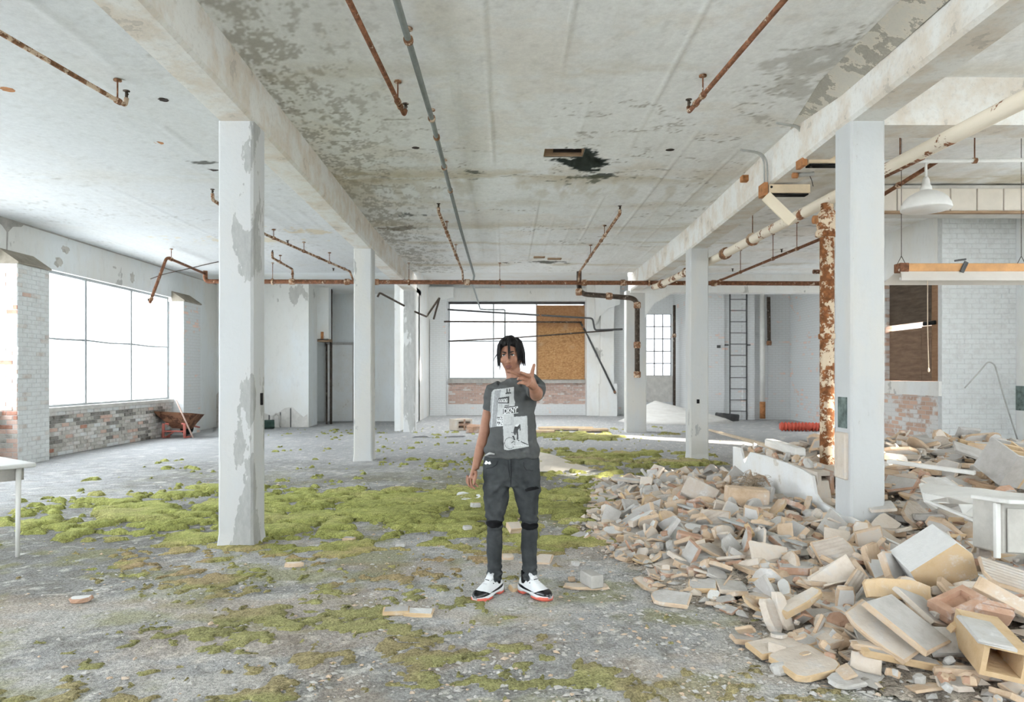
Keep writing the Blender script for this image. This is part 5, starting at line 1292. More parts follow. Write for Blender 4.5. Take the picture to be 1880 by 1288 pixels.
# broken low partition wall --------------------------------------------
kw = empty('broken_wall', (3.12,7.0,0), label='broken low white partition wall running to the nearest right column', cat='wall')
TOP = [(9.15,0.0),(9.15,0.57),(8.86,0.58),(8.78,0.48),(8.70,0.40),(8.60,0.50),(8.5,0.57),(8.0,0.585),(7.4,0.575),(7.0,0.56),(6.78,0.53),(6.72,0.36),(6.6,0.30),(6.42,0.29),(6.2,0.25),(6.05,0.275),(5.9,0.265),(5.6,0.22),(5.3,0.215),(5.1,0.20),(4.85,0.19),(4.75,0.22),(4.42,0.24),(4.38,0.0)]
MB().prism(TOP, 'x', 3.035, 3.065, 0).build('plaster_face', M['plaster'], kw)
core = [(y, max(0, z-0.03+0.02*math.sin(y*9))) for y, z in TOP]
MB().prism(core, 'x', 3.065, 3.20, 0).build('wall_core', M['clay_pale'], kw)
MB().box((3.035,4.36,0),(3.22,4.40,0.245)).build('plaster_end', M['plaster'], kw)
for k, y in enumerate((7.25,6.92)):
    o = mkobj('cored_block', hollow(0.30,0.30,0.22,(2,1),0.04,('clay_pale','clay_orange')), kw, (3.22,y,0.47)); o.rotation_euler = (R(2),R(-3),R(4))
for k in range(14):
    o = mkobj('broken_shell', CH[k % 12], kw, (3.10+rnd.uniform(-0.02,0.12), 6.9+0.16*k+rnd.uniform(-.04,.04), 0.60+rnd.uniform(-0.01,0.02) if k < 12 else 0.56)); o.rotation_euler = (rnd.uniform(-3,3),rnd.uniform(-.4,.4),rnd.uniform(-3,3)); o.scale = (0.7,1.1,0.55)
rod1('concrete_bar', 'pale rounded beam piece lying on top of the low wall', ATZ(1412,812,0.66), ATZ(1470,830,0.66), 0.12, 0.10, M['wood_white'], 'beam piece')

# the general run of rubble ---------------------------------------------
r_ = random.Random(21)
spots = []
tries = 0
while len(spots) < 1500 and tries < 60000:
    tries += 1
    if r_.random() < 0.62: x = r_.uniform(0.6, 3.1); y = r_.uniform(3.1, 10.0)
    else: x = r_.uniform(3.1, 7.4); y = r_.uniform(3.0, 10.6)
    u = VX + F*x/y
    if u > 1900: continue
    d = float(poly_dist(np.array([x]), np.array([y]))[0])
    if d < -0.02: continue
    if 3.0 < x < 3.25 and 4.3 < y < 9.2: continue
    if 2.95 < x < 3.45 and 5.95 < y < 6.5: continue
    dens = 0.25 + 0.75*min(1, d/0.5)
    if r_.random() > dens: continue
    if any((x-a)**2+(y-b)**2 < (q*0.8)**2 for a, b, q in placed): continue
    spots.append((x, y, d))
spots.sort(key=lambda s_: s_[1])
big = spots[:]
KINDS = {'L': ('tile or brick fragment lying loose in the low rubble left of the broken wall', 'loose fragments left of the broken wall'),
         'R': ('tile or brick fragment in the tall rubble heap right of the broken wall', 'loose fragments right of the broken wall')}
ind = {'L': 0, 'R': 0}; LIM = {'L': 190, 'R': 105}
rest = MB(); MATI = ['clay_tan','clay_pale','tile_grey','clay_orange','stone','tile_white','clay_ochre','tile_ribbed']
r_.shuffle(big); big.sort(key=lambda s_: s_[1]+r_.uniform(0,2.2))
LK = {'tile_grey_face':'grey-faced','clay_tan':'tan','clay_pale':'pale','tile_ribbed_face':'ribbed','tile_whitewashed':'whitewashed','clay_ochre':'ochre','clay_orange':'orange','grey_stone':'stony'}
def zone(x, y):
    Z = [((1.05,7.6),'at the left tip of the rubble'),((1.2,5.6),'at the left edge near the flat floor slab'),((1.35,4.6),'by the speckled grey slab'),((1.9,3.8),'around the three parallel slabs'),((2.4,3.4),'at the very front of the heap'),((2.45,4.3),'around the large square tile'),((2.9,3.6),'by the hollow block at lower right'),
         ((2.0,6.6),'beside the long grey metal strip'),((2.3,8.2),'near the tan block and straw'),((2.0,9.3),'by the tent-shaped tile'),((2.8,5.6),'at the foot of the low wall'),((2.3,5.2),'in the middle of the left rubble'),((3.6,4.6),'behind the ochre block'),((4.4,5.4),'by the metal cabinet'),((4.0,6.8),'at the right of the nearest column'),((4.8,7.6),'by the crumpled white panel'),((5.0,9.0),'along the long white plank'),((6.2,9.6),'below the brick pier'),((5.8,8.2),'by the cellular block')]
    return min(Z, key=lambda q: (q[0][0]-x)**2+(q[0][1]-y)**2)[1]
used_l = {}
for x, y, d in big:
    side = 'L' if x < 3.12 else 'R'
    ischunk = r_.random() < 0.22
    me = r_.choice(CH) if ischunk else r_.choice(PROTO)
    sc_ = r_.uniform(0.55, 1.15)*(0.75+0.35*min(1, d))
    if side == 'R': sc_ *= 1.2
    up = r_.random()
    tilt = r_.uniform(40,80) if up < 0.12 else abs(r_.gauss(0, 17))
    tz = r_.uniform(0, 360)
    q = Euler((0,0,R(tz))).to_matrix() @ Euler((R(tilt),R(r_.gauss(0,9)),0)).to_matrix() @ Euler((0,0,R(r_.uniform(0,360)))).to_matrix()
    z = mz(x, y) + (0.05 if tilt > 30 else 0.015) + r_.uniform(0, 0.05)*min(1, d*1.5)
    if ind[side] < LIM[side]:
        ind[side] += 1
        lb, gr = KINDS[side]
        la = LK[me.materials[0].name]; lb2 = LK[me.materials[1].name]
        sz = 'small' if sc_ < 0.72 else ('large' if sc_ > 1.02 else 'mid-sized')
        ps = 'standing' if tilt > 40 else ('leaning' if tilt > 18 else 'lying')
        lab = '%s %s %s %s %s' % (sz, (la if la == lb2 else la+' '+lb2+'-edged'), 'masonry lump' if ischunk else 'tile fragment', ps, zone(x, y))
        o = mkobj('masonry_chunk' if ischunk else 'tile_fragment', me, None, (x, y, z), label=lab, cat='rubble', group=gr)
        o.rotation_euler = q.to_euler(); o.scale = (sc_,)*3
    else:
        T = Matrix.Translation((x, y, z)) @ q.to_4x4() @ Matrix.Scale(sc_, 4)
        base = len(rest.v)
        rest.v += [tuple(T @ v.co) for v in me.vertices]
        for p in me.polygons:
            rest.f.append(tuple(base+i for i in p.vertices)); rest.sm.append(False)
            rest.m.append(MATI.index(me.materials[p.material_index].name.replace('_face','').replace('tile_whitewashed','tile_white').replace('grey_stone','stone')) if True else 0)
_by = {}
for o in [o for o in bpy.data.objects if o.get('category') == 'rubble' and o.get('group')]: _by.setdefault(o['label'], []).append(o)
for lb_, os_ in _by.items():
    if len(os_) < 2: continue
    os_.sort(key=lambda o: o.location.x/o.location.y); n_ = len(os_)
    nm_ = {2: ('left one','right one'), 3: ('left one','middle one','right one')}.get(n_) or tuple(('first','second','third','fourth','fifth','sixth','seventh')[min(i,6)]+' from left' for i in range(n_))
    for o, t_ in zip(os_, nm_): o['label'] = lb_+', '+t_
for k in range(700):
    x = r_.uniform(0.8, 4.6); y = r_.uniform(3.05, 7.5)
    if VX+F*x/y > 1900 or float(poly_dist(np.array([x]), np.array([y]))[0]) < 0.0 or (3.0 < x < 3.4 and 4.3 < y < 9.2): continue
    me = r_.choice(CH) if r_.random() < 0.5 else r_.choice(PROTO); sc_ = r_.uniform(0.22, 0.5)
    q = Euler((R(r_.gauss(0,25)), R(r_.gauss(0,25)), R(r_.uniform(0,360)))).to_matrix()
    T = Matrix.Translation((x, y, mz(x, y)+0.02+r_.uniform(0,0.06))) @ q.to_4x4() @ Matrix.Scale(sc_, 4); base = len(rest.v)
    rest.v += [tuple(T @ v.co) for v in me.vertices]
    for p in me.polygons:
        rest.f.append(tuple(base+i for i in p.vertices)); rest.sm.append(False)
        rest.m.append(MATI.index(me.materials[p.material_index].name.replace('_face','').replace('tile_whitewashed','tile_white').replace('grey_stone','stone')))
rest.build('rubble_pieces', [M[k] for k in MATI], fix=False, label='remaining broken tile and brick pieces filling the heaps', cat='rubble', kind='stuff')
# small chips
def chips(n, samp, name, label, smin, smax, mats, seed, zf):
    rs = np.random.RandomState(seed); xy = samp(rs, n); n = len(xy)
    base = np.array([(1,0,0),(0,1,0),(-1,0,0),(0,-1,0),(0,0,0.7),(0,0,-0.7)], float); fc = np.array([(0,1,4),(1,2,4),(2,3,4),(3,0,4),(1,0,5),(2,1,5),(3,2,5),(0,3,5)])
    s_ = smin+(smax-smin)*rs.rand(n)**2.5; V = np.repeat(base[None], n, 0)*(0.7+0.6*rs.rand(n,6,1))*s_[:,None,None]*np.stack([0.8+0.8*rs.rand(n), 0.7+0.5*rs.rand(n), 0.4+0.4*rs.rand(n)], -1)[:,None,:]
    a = rs.rand(n)*6.28; c_, si = np.cos(a)[:,None], np.sin(a)[:,None]
    X = V[:,:,0]*c_-V[:,:,1]*si + xy[:,0:1]; Y = V[:,:,0]*si+V[:,:,1]*c_ + xy[:,1:2]; Z = V[:,:,2]+zf(xy[:,0], xy[:,1])[:,None]+s_[:,None]*0.15
    vs = np.stack([X,Y,Z], -1).reshape(-1,3); fs = (fc[None]+6*np.arange(n)[:,None,None]).reshape(-1,3)
    me = bpy.data.meshes.new(name); me.from_pydata(vs.tolist(), [], fs.tolist())
    for k in mats: me.materials.append(M[k])
    me.polygons.foreach_set('material_index', np.repeat(rs.randint(0, len(mats), n), 8).astype(np.int32)); me.update()
    return mkobj(name, me, label=label, cat='gravel', kind='stuff')
def samp_floor(rs, n):
    x = rs.uniform(-5.0, 3.2, n*4); y = 3.0+rs.rand(n*4)**1.6*7.0
    dd = poly_dist(x, y); k = (rs.rand(len(x)) < np.clip(0.10+0.9*np.exp(dd/0.9)+0.5*sstep(0.5,0.65,fbm(x*1.2, y*1.4, 3)), 0, 1)) & (dd < 0.1)
    k &= (np.abs(VX+F*x/y-940) < 960)
    return np.stack([x, y], -1)[k][:n]
chips(5500, samp_floor, 'gravel', 'scattered grit and chips on the bare concrete floor', 0.004, 0.022, ('stone','concrete','clay_tan','tile_grey','stone'), 5, lambda x, y: floor_z(x, y))
def samp_heap(rs, n):
    x = rs.uniform(0.5, 7.2, n*3); y = rs.uniform(3.0, 10.6, n*3); dd = poly_dist(x, y); k = (dd > 0.02) & (VX+F*x/y < 1900) & ~((x>3.0)&(x<3.22)&(y>4.3)&(y<9.2))
    return np.stack([x, y], -1)[k][:n]
chips(6000, samp_heap, 'rubble_chips', 'small crushed chips between the rubble pieces', 0.012, 0.055, ('clay_tan','tile_grey','stone','clay_pale','clay_pale'), 6, lambda x, y: mound(x, y)+0.01)
# lone pieces on the floor
def lone(px, py, w, l, t, rz, look, label, seed, tilt=0):
    p = FL(px, py, t*0.5); o = mkobj('stone_slab', frag(2000+seed, w, l, t, look), None, (p.x, p.y, t*0.45+float(floor_z(np.array([p.x]), np.array([p.y]))[0])+max(0.0, float(moss_h(np.array([p.x]), np.array([p.y]))[0]))*0.8), label=label, cat='stone')
    o.rotation_euler = (R(tilt), 0, R(rz)); return o
lone(727,1120,0.17,0.11,0.03,5,('tile_grey','clay_ochre'),'left half of a snapped pale slab in the foreground moss',1)
lone(770,1121,0.19,0.11,0.03,-6,('tile_white','clay_ochre'),'right half of a snapped pale slab in the foreground moss',2)
lone(147,1099,0.13,0.09,0.03,12,('tile_white','clay_orange'),'small orange-edged slab alone on the floor at the left',3)
lone(945,975,0.13,0.13,0.06,20,('clay_pale','clay_tan'),'pale stone seen between the man\'s knees',4,20)
lone(998,1026,0.14,0.16,0.03,-12,('clay_pale','clay_tan'),'flat pale stone right of the man\'s right shin',5,12)
lone(932,1021,0.10,0.08,0.03,0,('clay_pale','clay_tan'),'small pale stone between the man\'s shins',6,15)
lone(1057,1033,0.06,0.05,0.035,0,('tile_grey','stone'),'rounded grey pebble right of the man\'s shins',7)
lone(945,1078,0.07,0.06,0.04,30,('clay_pale','clay_ochre'),'pale stone between the man\'s shoes',8,20)
lone(873,934,0.11,0.06,0.05,10,('clay_tan','stone'),'brown stone on the moss left of the man\'s knee',9)
lone(858,975,0.09,0.06,0.04,10,('stone','stone'),'dark stone on the moss beside the man\'s shin',10)
lone(641,989,0.11,0.08,0.04,-10,('tile_grey','clay_tan'),'grey stone on the moss between the left column and the man',11)
lone(540,1035,0.14,0.06,0.035,10,('clay_pale','clay_tan'),'flat pale stone right of the nearest left column\'s foot',12)
lone(735,1000,0.09,0.05,0.03,0,('tile_grey','stone'),'small grey stone in the moss left of the man',13)
lone(1050,1062,0.05,0.05,0.03,0,('clay_tan','clay_tan'),'small tan stone right behind the flat slab on the floor',14)
# far bits of rubbish on the floor
hb2 = hollow(0.5,0.4,0.30,(2,2),0.06,('clay_pale','clay_orange')); p = FL(846,789); o = mkobj('hollow_block', hb2, None, (p.x,p.y,0.16), label='hollow block lying on the far floor left of the man', cat='block'); o.rotation_euler = (0,0,R(35))
p = FL(872,794); o = mkobj('masonry_chunk', chunk(77,0.5,0.4,0.25,('clay_orange','clay_tan')), None, (p.x,p.y,0.1), label='reddish lump beside the far hollow block', cat='rubble')
for k, (px, py, w_, l_) in enumerate(((1040,789,1.6,0.5),(985,795,1.0,0.4),(1090,792,0.8,0.4))):
    p = FL(px, py); o = mkobj('old_plank', frag(3000+k, w_, l_, 0.06, ('clay_ochre','clay_tan')), None, (p.x,p.y,0.05), label=('longest','leftmost','shortest')[k]+' of the rotten orange boards on the far sunlit floor', cat='board'); o.rotation_euler = (0,0,R(4*k-4))
# ------------------------------------------------------------------ the man
PD = 4.83
def W(px, py, d=PD): return AT(px, py, d)
def fused(mb, voxel, smooth_it=3, fac=0.5, name='fused'):
    """one continuous surface out of overlapping closed shapes"""
    me = mb.mesh(name, [])
    o = bpy.data.objects.new(name, me); COL.objects.link(o)
    r_ = o.modifiers.new('r', 'REMESH'); r_.mode = 'VOXEL'; r_.voxel_size = voxel
    s_ = o.modifiers.new('s', 'SMOOTH'); s_.factor = fac; s_.iterations = smooth_it
    dg = bpy.context.evaluated_depsgraph_get(); dg.update()
    out = bpy.data.meshes.new_from_object(o.evaluated_get(dg))
    bpy.data.objects.remove(o); out.materials.clear()
    out.polygons.foreach_set('use_smooth', [True]*len(out.polygons))
    return out
def ell(m, c, rx, ry, rz, M_=None, n=16, k=10):
    rg = []
    for i in range(k+1):
        a = math.pi*(i/k)-math.pi/2; a = max(-1.5, min(1.5, a))
        q = [Vector((rx*math.cos(a)*math.cos(2*math.pi*j/n), ry*math.cos(a)*math.sin(2*math.pi*j/n), rz*math.sin(a))) for j in range(n)]
        rg.append([Vector(c)+(M_ @ v if M_ is not None else v) for v in q])
    m.rings(rg)
def warp(me, fn):
    n = len(me.vertices); co = np.empty(n*3, np.float32); no = np.empty(n*3, np.float32)
    me.vertices.foreach_get('co', co); me.vertex_normals.foreach_get('vector', no)
    co = co.reshape(-1,3).astype(float); no = no.reshape(-1,3).astype(float)
    co = co + no*fn(co)[:,None]; me.vertices.foreach_set('co', co.astype(np.float32).ravel()); me.update()

HC = W(938, 654)                       # centre of the head
HR = Euler((R(3), R(-2), R(-13))).to_matrix()
def H(x, y, z): return HC + HR @ Vector((x, y, z))
b = MB()
# skull and jaw
rg = []
for i in range(19):
    a = -1.5+3.0*i/18; zz = math.sin(a); cc = math.cos(a); ring = []
    for j in range(28):
        t = 2*math.pi*j/28; x, y = cc*math.cos(t), cc*math.sin(t)
        X, Y, Z = 0.0735*x, 0.094*y, (0.118 if zz > 0 else 0.124)*zz
        if zz < 0:
            q = -zz; X *= 1-0.15*q**1.8; Y *= (1-0.42*q) if y > 0 else (1-0.06*q)
            if y < 0: X *= 1-0.10*q*(-y)
        ring.append(H(X, Y, Z))
    rg.append(ring)
b.rings(rg)
HRm = HR
ell(b, H(0,-0.074,-0.101), 0.024, 0.018, 0.015, HRm)                      # chin
for s_ in (-1, 1):
    ell(b, H(s_*0.024,-0.0825,0.030), 0.024, 0.012, 0.0085, HRm)           # brow
    ell(b, H(s_*0.044,-0.060,-0.020), 0.021, 0.020, 0.026, HRm)            # cheekbone
    ell(b, H(s_*0.013,-0.100,-0.036), 0.0105, 0.011, 0.0085, HRm)          # nostril wing
    ell(b, H(s_*0.075,0.008,-0.015), 0.009, 0.018, 0.030, HRm)             # ear
b.tube([H(0,-0.086,0.022), H(0,-0.097,-0.008), H(0,-0.111,-0.031)], [0.0085,0.0105,0.0135], 12)
ell(b, H(0,-0.109,-0.035), 0.013, 0.012, 0.0105, HRm)
ell(b, H(0,-0.088,-0.069), 0.028, 0.014, 0.018, HRm)                       # mouth barrel
# neck and trunk (under the clothes the body is one surface)
b.tube([H(0,0.012,-0.05), W(943,690), W(944,702), W(942,716)], [0.056,0.053,0.060,0.085], 18)
b.tube([W(943,708), W(942,725), W(940,760), W(938,800), W(938,835), W(938,870)], [(0.05,0.07),(0.075,0.125),(0.085,0.140),(0.08,0.13),(0.085,0.15),(0.09,0.16)], 20, up=(0,1,0))
# his right arm, hanging
b.tube([W(918,718), W(908,721,4.84), W(901.5,740,4.87), W(893,780,4.90), W(889,800,4.90)], [0.045,0.050,0.048,0.044,0.041], 16)
b.tube([W(891,790,4.90), W(888,803,4.90), W(882,825,4.88), W(876,845,4.86), W(872.5,860,4.84)], [0.042,0.042,0.040,0.031,0.026], 16)
# hand, hanging relaxed
b.tube([W(872.5,857,4.84), W(869,866,4.835), W(864.5,878,4.83)], [(0.020,0.026),(0.020,0.036),(0.016,0.040)], 14, up=(1,0,0))
for pts, r0 in (([(868.5,873,4.795),(870,881,4.785),(872,887.5,4.778),(877.5,892.5,4.772)],0.0098), ([(864.5,875,4.815),(864.5,885,4.805),(866,891.5,4.798),(871.5,896.5,4.79)],0.0102),
                ([(861,874,4.84),(860,884,4.832),(861,890.5,4.825),(866.5,895,4.815)],0.0096), ([(858.5,872,4.86),(857,880,4.858),(857.3,885.5,4.853),(861,890,4.845)],0.0085),
                ([(873.5,864,4.80),(873.8,872,4.785),(872,880.5,4.772),(869.5,888.5,4.765)],0.0108)):
    b.tube([W(*p) for p in pts], [r0*1.12, r0*1.0, r0*0.94, r0*0.72], 10)
    ell(b, W(*pts[-1]), r0*0.74, r0*0.74, r0*0.74)
# his left arm, raised towards the viewer
b.tube([W(968,714), W(980,709,4.80), W(984,716,4.70), W(985,722,4.60)], [0.045,0.050,0.048,0.044], 16)
b.tube([W(985,722,4.62), W(984.5,724,4.57), W(983.5,721,4.50), W(981,714,4.42), W(979,708,4.375)], [0.043,0.044,0.041,0.034,0.029], 16)
b.tube([W(979.5,711,4.38), W(976,702,4.345), W(969,697,4.295)], [(0.028,0.030),(0.044,0.028),(0.046,0.024)], 14, up=(0,0,1))
for pts, r0 in (([(966,689.5,4.30),(955,688.6,4.262),(946.5,685.6,4.238),(938.5,682.2,4.225)],0.0118), ([(973,690.5,4.30),(968,688.2,4.262),(962.5,686,4.235),(956.8,683.4,4.222)],0.0120),
                ([(967,697.5,4.30),(958.5,694.6,4.262),(953.5,694.4,4.262),(951,696,4.278)],0.0114), ([(968,705,4.315),(959.5,702.4,4.278),(954.5,702,4.276),(951.5,703.4,4.290)],0.0105),
                ([(979,704,4.345),(976.2,692,4.318),(977.6,680.5,4.308),(980.6,669.8,4.305)],0.0145)):
    b.tube([W(*p) for p in pts], [r0*1.15, r0*1.02, r0*0.95, r0*0.74], 10)
    ell(b, W(*pts[-1]), r0*0.76, r0*0.76, r0*0.76)
# legs and feet inside jeans and shoes
for hx, pts in ((924, [(921,868),(912,900),(908,960),(907,1010),(907.5,1062)]), (953, [(956,868),(966,900),(971,960),(972,1010),(972,1062)])):
    b.tube([W(px, py, PD-0.03*(py > 1000)) for px, py in pts], [0.08,0.068,0.048,0.046,0.036], 14)
FEET = []
for (hx, hy, tx, ty, sx) in ((917.5,1084,876,1103,-1), (957.5,1084,1012,1104,1)):
    h0 = FL(hx, hy); t0 = FL(tx, ty); dv = (t0-h0); dv.z = 0; dv.normalize()
    FEET.append((h0, dv, sx)); p = h0+dv*0.05
    b.tube([Vector((p.x,p.y,0.14)), Vector((p.x,p.y,0.07)), h0+dv*0.12+Vector((0,0,0.055)), h0+dv*0.24+Vector((0,0,0.045))], [0.033,0.034,0.030,0.020], 12)
skin = SH('skin', 0.52, 0.35)
f = skin.noise(14, 4, 0.6)
skin_m = skin.out(skin.ramp(f, [(0.3, (0.285,0.132,0.083)), (0.7, (0.385,0.195,0.125))]), skin.bump(skin.noise(120, 2, 0.6), 0.15, 0.002))
me = fused(b, 0.0042, 2, 0.5, 'person'); me.materials.append(skin_m)
man = mkobj('person', me, label='man in grey printed t-shirt and ripped dark jeans pointing at the viewer', cat='person')

def kid(name, mb, mats, parent=None, **t):
    return mb.build(name, mats, parent or man, **t)
# face details
dark = plain('hair_black', (0.016,0.015,0.015), 0.75, 0.3, 40)
brown = plain('lip_brown', (0.19,0.085,0.07), 0.5, 0.1, 60)
eye_w = plain('eye_white', (0.72,0.68,0.64), 0.25, 0.03, 40, 0.5); iris = plain('iris', (0.012,0.008,0.006), 0.15, 0.1, 40, 0.5)
for s_ in (-1, 1):
    e = MB(); ell(e, H(s_*0.030,-0.0830,0.0105), 0.0140, 0.0075, 0.0068, HRm, 16, 10); eo = kid('eye', e, eye_w)
    e = MB(); ell(e, H(s_*0.030-0.001,-0.0890,0.0118), 0.0066, 0.0026, 0.0062, HRm, 14, 8); kid('iris', e, iris, eo)
    e = MB(); e.tube([H(s_*0.0155,-0.0900,0.0125), H(s_*0.024,-0.0925,0.0185), H(s_*0.034,-0.0895,0.0185), H(s_*0.0455,-0.0795,0.0110)], [0.0018,0.0030,0.0030,0.0016], 8); kid('eyelid', e, dark)
    e = MB(); e.tube([H(s_*0.010,-0.0955,0.0250), H(s_*0.022,-0.0970,0.0315), H(s_*0.035,-0.0915,0.0345), H(s_*0.047,-0.0790,0.0305)], [0.0030,0.0046,0.0040,0.0018], 8); kid('eyebrow', e, dark)
e = MB()
for z, q in ((-0.0640,1.0), (-0.0745,0.92)):
    e.tube([H(-0.026*q,-0.0905,-0.0695), H(-0.012*q,-0.1010,z), H(0,-0.1030,z-0.001), H(0.012*q,-0.1010,z), H(0.026*q,-0.0905,-0.0695)], [0.0015,0.0050,0.0056,0.0050,0.0015], 8)
kid('lips', e, brown)
# hair: cap and hanging locs
hm = MB(); rg = []
for i in range(11):
    a = 0.05+1.45*i/10; ring = []
    for j in range(28):
        t = 2*math.pi*j/28; x, y = math.cos(a)*math.cos(t), math.cos(a)*math.sin(t)
        lowf = 0.030+0.020*math.cos(t*2) if False else 0.0
        z = math.sin(a)
        front = max(0, -math.sin(t)); lift = 0.078*front*(1-z) - 0.05*max(0, math.sin(t))*(1-z)
        ring.append(H(0.0800*x, 0.1000*y+0.003, 0.020+0.112*z+lift*0.9))
    rg.append(ring)
hm.rings(rg)
hr_ = random.Random(12)
def loc(t, up, length, r, out=0.0, sway=0.0, ez=0.035):
    """t: azimuth (0 = his left, -pi/2 = front), up: start height angle"""
    x, y = math.cos(up)*math.cos(t), math.cos(up)*math.sin(t); z = math.sin(up)
    p0 = Vector((0.078*x, 0.098*y, 0.022+0.112*z))
    dirh = Vector((math.cos(t), math.sin(t), 0))
    p1 = p0 + dirh*(0.012+out*0.4) + Vector((0,0,0.012)); edge = Vector((0.085*math.cos(t), 0.105*math.sin(t), ez))
    p2 = edge + dirh*out*0.7 + Vector((0,0,0.012)); p3 = edge + dirh*out + Vector((sway*0.4, 0, -length*0.5)); p4 = edge + dirh*(out*0.9) + Vector((sway, 0, -length))
    pp = bend([p0,p1,p2,p3,p4], 0.02, 3); n_ = len(pp)
    hm.tube([H(*p) for p in pp], [r*(1 if i < n_-5 else 1-0.13*(i-n_+5)) if i < n_-1 else r*0.30 for i in range(n_)], 7)
for k in range(74):
    t = hr_.uniform(-math.pi/2+1.02, 1.5*math.pi-1.02)       # all round except the open face
    L = hr_.uniform(0.055, 0.112)
    loc(t, hr_.uniform(0.35, 1.0), L, hr_.uniform(0.0052, 0.0078), hr_.uniform(0.0, 0.012), hr_.uniform(-0.008, 0.008))
for t, L, r0 in ((-math.pi/2+0.10,0.135,0.0052),(-math.pi/2+0.20,0.110,0.0046),(-math.pi/2-0.80,0.150,0.0055),(-math.pi/2-0.92,0.165,0.006),(-math.pi/2+0.84,0.135,0.0058),(-math.pi/2+0.95,0.155,0.006),(-math.pi/2+0.72,0.06,0.0055),(-math.pi/2-0.70,0.06,0.0055)):
    loc(t, 1.0, L, r0, 0.003, 0.0, 0.088 if abs(t+math.pi/2) < 0.75 else 0.075)
for k in range(30): loc(-math.pi/2+hr_.uniform(-0.95,0.95), hr_.uniform(1.15,1.45), 0.010, 0.0075, -0.006, 0, hr_.uniform(0.088,0.100))
hm.tube([H(-0.086,-0.03,0.03), H(-0.105,-0.04,0.0), H(-0.118,-0.045,-0.025)], [0.004,0.003,0.0012], 6)
kid('hair', hm, dark)

# ---- T-shirt
def sup(cx, cy, z, rx, ry, n=40, e=2.5):
    out = []
    for j in range(n):
        t = 2*math.pi*j/n; c_, s_ = math.cos(t), math.sin(t)
        out.append(Vector((cx+rx*math.copysign(abs(c_)**(2/e), c_), cy+ry*math.copysign(abs(s_)**(2/e), s_), z)))
    return out
def prow(y, l, r, ry, d=PD, e=2.5):
    a, c_ = W(l, y, d), W(r, y, d); return sup((a.x+c_.x)/2, d, a.z, (c_.x-a.x)/2, ry, 40, e)
tb_ = MB()
tb_.rings([prow(838.5,891,989,0.118), prow(836,888.5,991,0.124), prow(826,887.5,990.5,0.128), prow(812,892,987,0.124), prow(795,897.5,983.5,0.118), prow(770,900.5,983,0.116), prow(745,902,984,0.120), prow(728,904,985,0.118), prow(716,905,986,0.108), prow(708,910,985,0.096), prow(702,920,976,0.082), prow(697.5,927.5,961,0.068), prow(693.5,929,957,0.062,PD-0.004)])
tb_.tube([W(918,716), W(908,718,4.84), W(904,733,4.855), W(902.5,751,4.87)], [0.066,0.070,0.066,0.066], 20)
tb_.tube([W(968,712), W(980,705,4.80), W(984.5,712,4.72), W(985.5,720,4.63)], [0.074,0.072,0.066,0.064], 20)
ts = fused(tb_, 0.0062, 4, 0.5, 't_shirt')
def shirt_fold(co):
    x, y, z = co.T
    f1 = fbm((x*9+z*16+40), (z*7-x*10+9), 3)-0.5
    tw = np.sin((x*0.9+z*0.75)*70+4*fbm(x*6, z*6, 2))*0.0028*sstep(1.12, 0.98, z)
    dr = np.sin((x*1.3-z*0.55)*55+5*fbm(x*5+3, z*5, 2))*0.0030*sstep(0.02, 0.13, x)*sstep(1.0, 1.12, z)
    return f1*0.017 + tw*1.9 + dr*1.8
warp(ts, shirt_fold)
cl = SH('cotton_grey', 0.95, 0.1); g_ = cl.noise(220, 2, 0.7); h_ = cl.noise(9, 4, 0.6)
shirt_m = cl.out(cl.mix(cl.math('MULTIPLY', g_, 0.7), cl.ramp(h_, [(0.3,(0.058,0.061,0.062)),(0.7,(0.088,0.091,0.092))]), (0.135,0.138,0.138)), cl.bump(g_, 0.2, 0.002))
ts.materials.append(shirt_m); shirt = mkobj('t_shirt', ts, man)
# collar ribbing
c0 = W(943, 695.5); co_ = []
for j in range(33):
    t = 2*math.pi*j/32; co_.append(Vector((c0.x+0.056*math.cos(t), PD-0.004+0.066*math.sin(t), c0.z-0.012+0.018*math.sin(t)+0.004*math.cos(t))))
kid('collar', MB().tube(co_, 0.0075, 8, 0, False), shirt_m, shirt)

